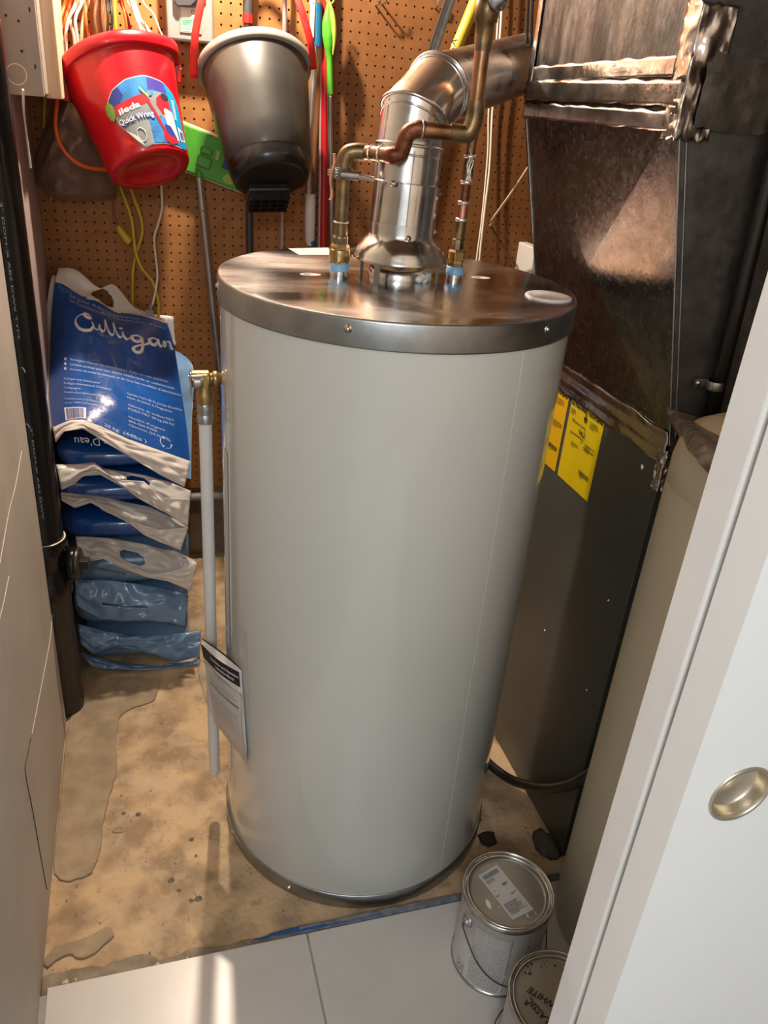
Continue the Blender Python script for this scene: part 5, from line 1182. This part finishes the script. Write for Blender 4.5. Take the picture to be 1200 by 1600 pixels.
# aluminium channel and yellow hose behind the flue
t = thing('metal_channel', P(665, 108, 2.40), 'grey aluminium channel leaning on the wall behind the flue elbow', 'rail')
a_, c_ = P(752, -150, 2.445), P(604, 290, 2.40)
d_ = (c_-a_).normalized(); s_ = d_.cross(V(0, -1, 0)).normalized()
for k, (o_, hw_, dp) in enumerate(((0, .0125, 0), (-.0115, .0018, .010), (.0115, .0018, .010), (0, .0014, .008))):
    b = MB(); b.hexa([a_+s_*(o_-hw_), a_+s_*(o_+hw_), a_+s_*(o_+hw_)+V(0, -.002-dp, 0), a_+s_*(o_-hw_)+V(0, -.002-dp, 0), c_+s_*(o_-hw_), c_+s_*(o_+hw_), c_+s_*(o_+hw_)+V(0, -.002-dp, 0), c_+s_*(o_-hw_)+V(0, -.002-dp, 0)]); b.build('channel_web' if k == 0 else 'channel_rib', M['steel'], t)
b = MB(); b.tube(cat([P(800, -160, 2.30), P(770, -70, 2.24), P(755, -30, 2.20), P(736, 20, 2.18), P(712, 78, 2.16), P(692, 122, 2.15), P(664, 175, 2.16), P(648, 230, 2.20)], 5), .0155, 18); o = b.build('yellow_hose', M['yhose']); 
t = tag(o, 'thick yellow hose coming down behind the flue pipe', 'hose')
b = MB(); hp_ = lambda x, y: P(706, 76, 2.117)+V(x*.94+y*.3, -.001, y*.95-x*.3)
put_text(b, 'CSA', lambda x, y: P(697, 92, 2.110)+V(.30*x-.9*y, 0, .95*x+.3*y), 0, -.012, .05, .014); WO[o.name] = WO[o.name]; b.build('hose_print', M['ink'], o)

# ------------------------------------------------------------------ LEFT CORNER: BOX, CASE, CORDS, BAG
bx = PX(10, 147, XL); zb0 = bx.z; yfx = bx.y; xr_ = P(70, 153, yfx).x
jb = thing('junction_box', (XL+.03, yfx+.05, zb0), 'grey steel electrical box with a round knockout fixed on the left wall', 'electrical box')
MB().box((XL+.001, yfx, zb0), (xr_, yfx+.012, 2.1)).build('box_cover', M['boxgrey'], jb, bevel=.002)
MB().box((XL+.001, yfx+.012, zb0+.004), (xr_+.002, yfx+.085, 2.1)).build('box_body', M['boxgrey'], jb, bevel=.002)
kc = P(26, 116, yfx); b = MB(); b.lathe([(.0185, 0), (.0195, .0008), (.0205, 0)], kc, 30, 0, Matrix(((1, 0, 0), (0, 0, -1), (0, 1, 0)))); b.build('knockout_ring', M['cream'], jb)
for (px, py) in ((9, 24), (29, 33), (34, 80), (46, 15), (55, 104)):
    MB().disc(P(px, py, yfx-.0005), .0028 if px < 40 else .0018, 12, 0, Matrix(((1, 0, 0), (0, 0, -1), (0, 1, 0))), .0028 if px < 40 else .005).build('screw_hole', M['dark'], jb)
wd = MB(); p0 = P(79, 150, yfx+.09); wd.box((xr_-.004, yfx+.086, zb0-.004), (xr_+.030, YB-.001, 2.1)); tag(wd.build('wood_batten', M['wood'], bevel=.002), 'pale bare wood batten between the grey box and the hanging cords', 'batten')
# grey case with label
cs = thing('grey_case', P(300, 66, 2.44), 'grey plastic case with a green and white label, left of the red strap', 'case')
c0_, c1b = P(262, 64, 2.405), P(334, 64, 2.405)
MB().box((c0_.x, 2.405, P(300, 66, 2.405).z), (c1b.x, YB-.004, 1.85)).build('case_shell', M['casegrey'], cs, bevel=.006)
w0_, w1_ = P(281, 51, 2.404), P(314, 10, 2.404)
MB().box((w0_.x, 2.402, w0_.z), (w1_.x, 2.406, w1_.z)).build('window_frame', M['boxgrey'], cs, bevel=.0015)
w0_, w1_ = P(283.5, 48, 2.401), P(311.5, 14, 2.401)
cw2 = lambda e: (lambda x, y: V(w0_.x+(w1_.x-w0_.x)*x, 2.4015-e, w0_.z+(w1_.z-w0_.z)*y))
b = MB(); rect(b, cw2(0), 0, 0, 1, 1); b.build('case_label', M['label_w'], cs)
b = MB(); rect(b, cw2(.0004), 0, .06, 1, .52); b.build('case_label', mat('label_teal', (.16, .42, .27), .45), cs)
b = MB(); greek(b, cw2(.0007), .1, .45, .5, 3, .08, .02, seed=2); b.tube([cw2(.0008)(.66+.1*math.cos(j*.6), .84+.07*math.sin(j*.6)) for j in range(11)], .0007, 5); b.build('label_print', M['ink'], cs)
b = MB(); p_ = [P(272, 2, 2.40), P(277, 10, 2.40), P(298, 10, 2.40), P(306, 2, 2.40), P(322, -12, 2.40), P(318, -60, 2.40), P(270, -60, 2.40)]; b.prism(p_, V(0, -.012, 0)); b.build('case_latch', M['charcoal'], cs, bevel=.002)
# hanging bundle of cords
def cord(pts, r, mt, label, group=None, name='cord'):
    o = MB().tube(cat([P(*p) for p in pts], 7), r, 8).build(name, M[mt]); return tag(o, label, 'cord', group)
Yc = 2.40
cord([(112, -50, Yc), (104, 0, Yc), (94, 30, Yc-.02), (93, 70, Yc-.03), (94, 120, 2.32), (89, 160, 2.29), (87, 195, 2.28), (94, 225, 2.27), (114, 250, 2.27), (140, 262, 2.28), (175, 262, 2.31), (200, 240, 2.36)], .0052, 'orange', 'orange extension cord looping down left of the red bucket', None, 'extension_cord')
cord([(128, -50, Yc), (112, 0, Yc), (102, 35, Yc-.02), (100, 70, Yc), (104, 120, Yc+.03)], .0048, 'orange', 'shorter orange cord just inside the long orange loop')
ordn = ['leftmost', 'second', 'third', 'fourth', 'fifth']; cnt_ = {}
for k, (x0_, x1_, x2_, mt) in enumerate([(126, 108, 103, 'whitec'), (121, 110, 116, 'whitec'), (131, 118, 121, 'whitec'), (138, 131, 128, 'cream'), (133, 134, 139, 'orange'), (151, 148, 152, 'brownc'), (156, 155, 160, 'brownc'), (163, 160, 163, 'brownc'), (167, 169, 168, 'blackc'), (172, 175, 174, 'blackc'), (179, 180, 182, 'yellowc'), (190, 196, 200, 'orange'), (186, 199, 205, 'redd'), (205, 213, 223, 'whitec'), (197, 215, 228, 'whitec'), (209, 219, 236, 'cream'), (203, 216, 216, 'cream')]):
    nmz = {'whitec': 'white', 'cream': 'cream', 'orange': 'orange', 'brownc': 'brown', 'blackc': 'black', 'yellowc': 'yellow', 'redd': 'red'}[mt]
    yy = Yc-.03+.02*math.sin(k*2.3)
    lbl = {'brownc': 'brown cord in the hanging bundle above the red bucket', 'blackc': 'black cord in the middle of the hanging bundle', 'whitec': 'white cord in the hanging bundle above the red bucket', 'cream': 'cream flat cord in the hanging bundle above the red bucket', 'yellowc': 'single yellow cord in the middle of the hanging bundle', 'redd': 'dark red cord at the right of the hanging bundle', 'orange': 'orange cord inside the hanging bundle above the bucket'}[mt]
    cnt_[mt] = cnt_.get(mt, 0)+1
    if mt in ('whitec', 'cream', 'brownc', 'orange', 'blackc'): lbl = '%s of the %s cords from the left in the bundle above the red bucket' % (ordn[cnt_[mt]-1], nmz)
    cord([(165+(x0_-165)*.25, -112, yy+.01), (165+(x0_-165)*.8, -70, yy), (x0_, -5, yy), (x1_, 28, yy-.012), (x2_, 62, yy-.01), (x2_+3, 130, yy+.015)], .0036 if mt != 'cream' else .0050, mt, lbl, nmz+' cords hanging in the bundle')
cord([(98, -20, 2.44), (92, 30, 2.44), (78, 60, 2.445), (72, 100, 2.445), (70, 150, 2.44), (68, 200, 2.44)], .0040, 'yellowc', 'dull yellow cord hanging behind the smoky plastic bag')
cord([(36, 140, 2.0), (37, 170, 2.05), (42, 215, 2.10), (48, 262, 2.13)], .0024, 'whitec', 'thin white cord hanging down along the rear left wall')
o = MB().tube(cat([V(P(165, -105, YB).x, YB+.004, P(165, -105, 2.4).z), V(P(165, -105, 2.4).x, 2.36, P(165, -105, 2.4).z), V(P(165, -105, 2.4).x, 2.355, P(165, -105, 2.4).z+.03)], 4), .0035, 8).build('peg_hook', M['steel']); tag(o, 'long steel hook carrying the hanging bundle of cords', 'hook')
# cords below the red bucket
cord([(170, 250, 2.43), (192, 303, 2.43), (205, 340, 2.425), (209, 370, 2.425), (212, 395, 2.42), (222, 420, 2.42), (238, 440, 2.42), (247, 470, 2.42), (247, 500, 2.42), (244, 540, 2.43)], .0044, 'yellowc', 'yellow cord crossing to the right below the red bucket')
cord([(190, 250, 2.43), (207, 303, 2.435), (220, 340, 2.435), (222, 365, 2.435), (214, 392, 2.435), (208, 420, 2.435), (207, 450, 2.435), (207, 500, 2.445)], .0044, 'yellowc', 'yellow cord hanging straight down onto the leaning bag')
t = cord([(173, 250, 2.44), (176, 300, 2.435), (177, 335, 2.435), (186, 356, 2.43)], .0026, 'brownc', 'thin brown cord ending in a yellow plug')
pg = MB().tube([P(184, 353, 2.43), P(188, 360, 2.43), P(198, 374, 2.43), P(203, 378, 2.43)], [.006, .0100, .0125, .012], 12); pgo = pg.build('yellow_plug', M['yellowc']); tag(pgo, 'yellow plug on the wall left of the crossing yellow cords', 'plug')
wc = thing('white_cord', P(237, 492, 2.41), 'grey white cord with plug touching the top of the leaning bag', 'cord')
MB().tube(cat([P(251, 250, 2.40), P(252, 292, 2.41), P(253, 325, 2.415), (P(247, 350, 2.42)), P(241, 372, 2.425), (P(243, 400, 2.425)), P(246, 430, 2.42), P(242, 460, 2.41), P(236, 483, 2.40)], 7), .0032, 8).build('cord_run', M['whitec'], wc)
b = MB(); b.tube([P(237, 476, 2.40), P(235, 484, 2.40)], .0052, 10); pq = P(234, 489, 2.40); b.box(pq+V(-.011, -.008, -.010), pq+V(.011, .008, .010)); b.build('plug', M['casegrey'], wc, bevel=.001)
b = MB(); 
for s_ in (-1, 1): b.tube([pq+V(s_*.006, 0, -.010), pq+V(s_*.006, 0, -.020)], .0014, 6)
b.build('plug_pin', M['steel'], wc)
# smoky plastic bag behind the bucket
gb = [[(92, 150, 2.40), (105, 150, 2.36), (120, 150, 2.37), (150, 150, 2.40)], [(72, 195, 2.42), (95, 195, 2.34), (130, 200, 2.33), (170, 210, 2.40)], [(54, 245, 2.42), (85, 250, 2.32), (130, 250, 2.31), (180, 255, 2.40)], [(48, 278, 2.42), (80, 300, 2.34), (125, 302, 2.33), (180, 300, 2.40)], [(60, 290, 2.445), (85, 312, 2.42), (125, 316, 2.42), (180, 312, 2.44)]]
gS = ngrid([[P(*c) for c in r] for r in gb])
b = MB(); b.grid(wob(gS, .022, 26, 5), 40, 40); b.grid(lambda u, v: gS(u, v)*1.0+V(0, (YB-.006-gS(u, v).y)*.8, 0), 20, 20); o = b.build('plastic_bag', M['clearbrown'], solid=.0003); tag(o, 'smoky brown translucent plastic bag hanging behind the red bucket', 'plastic bag')
# pegboard hooks
def hook(p, L_, label):
    o = MB().tube(cat([p+V(0, .004, 0), p, p+V(0, -L_*.8, 0), p+V(0, -L_, .006), p+V(0, -L_-.002, .024)], 5), .0024, 8).build('peg_hook', M['steel']); tag(o, label, 'hook', 'steel peg hooks')
hook(P(586, 8, YB), .05, 'steel peg hook at the top edge, left of the pair'); hook(P(596, 6, YB), .05, 'steel peg hook at the top edge, right of the pair'); hook(P(679, 12, YB), .025, 'small steel peg hook left of the metal channel'); hook(P(80, 312, YB), .012, 'tiny steel peg hook under the smoky plastic bag')
# wires right of the flue
cord([(786, -40, 2.44), (781, 60, 2.44), (770, 165, 2.44), (765, 260, 2.44), (757, 330, 2.43), (749, 407, 2.42), (745, 470, 2.42)], .0034, 'whitec', 'thicker right hand white wire hanging behind the right copper riser', 'white wire pair')
cord([(780, -40, 2.45), (776, 60, 2.45), (764, 165, 2.45), (762, 240, 2.45), (753, 340, 2.44), (744, 410, 2.43), (740, 470, 2.43)], .0026, 'whitec', 'thinner left hand white wire hanging behind the right copper riser', 'white wire pair')
o = MB().tube(cat([P(830, 255, 2.0), P(800, 300, 2.2), P(770, 342, 2.36), P(770, 348, 2.42), P(766, 352, 2.468)], 5), .0036, 8).build('wire_rod', M['cream']); tag(o, 'slanting cream rod with a crooked end left of the plenum', 'rod')
for k, dx2 in enumerate((0, 7)):
    cord([(828+dx2, -50, 1.60), (824+dx2, 30, 1.60), (822+dx2, 110, 1.60), (823+dx2*.5, 200, 1.60), (829, 300, 1.62), (838, 390, 1.62), (842, 440, 1.62)], .0030, 'blackc', ['left', 'right'][k]+' hand one of two black cables running down the far edge of the duct', 'black cables by the duct')
bo = MB().box(P(828, 432, 2.35), V(P(850, 388, 2.35).x, YB-.001, P(850, 388, 2.35).z)); tag(bo.build('outlet_box', M['pvc'], bevel=.004), 'small white outlet box at the far right edge of the perforated board', 'outlet')
# rim of the heater strapping shown: nothing else
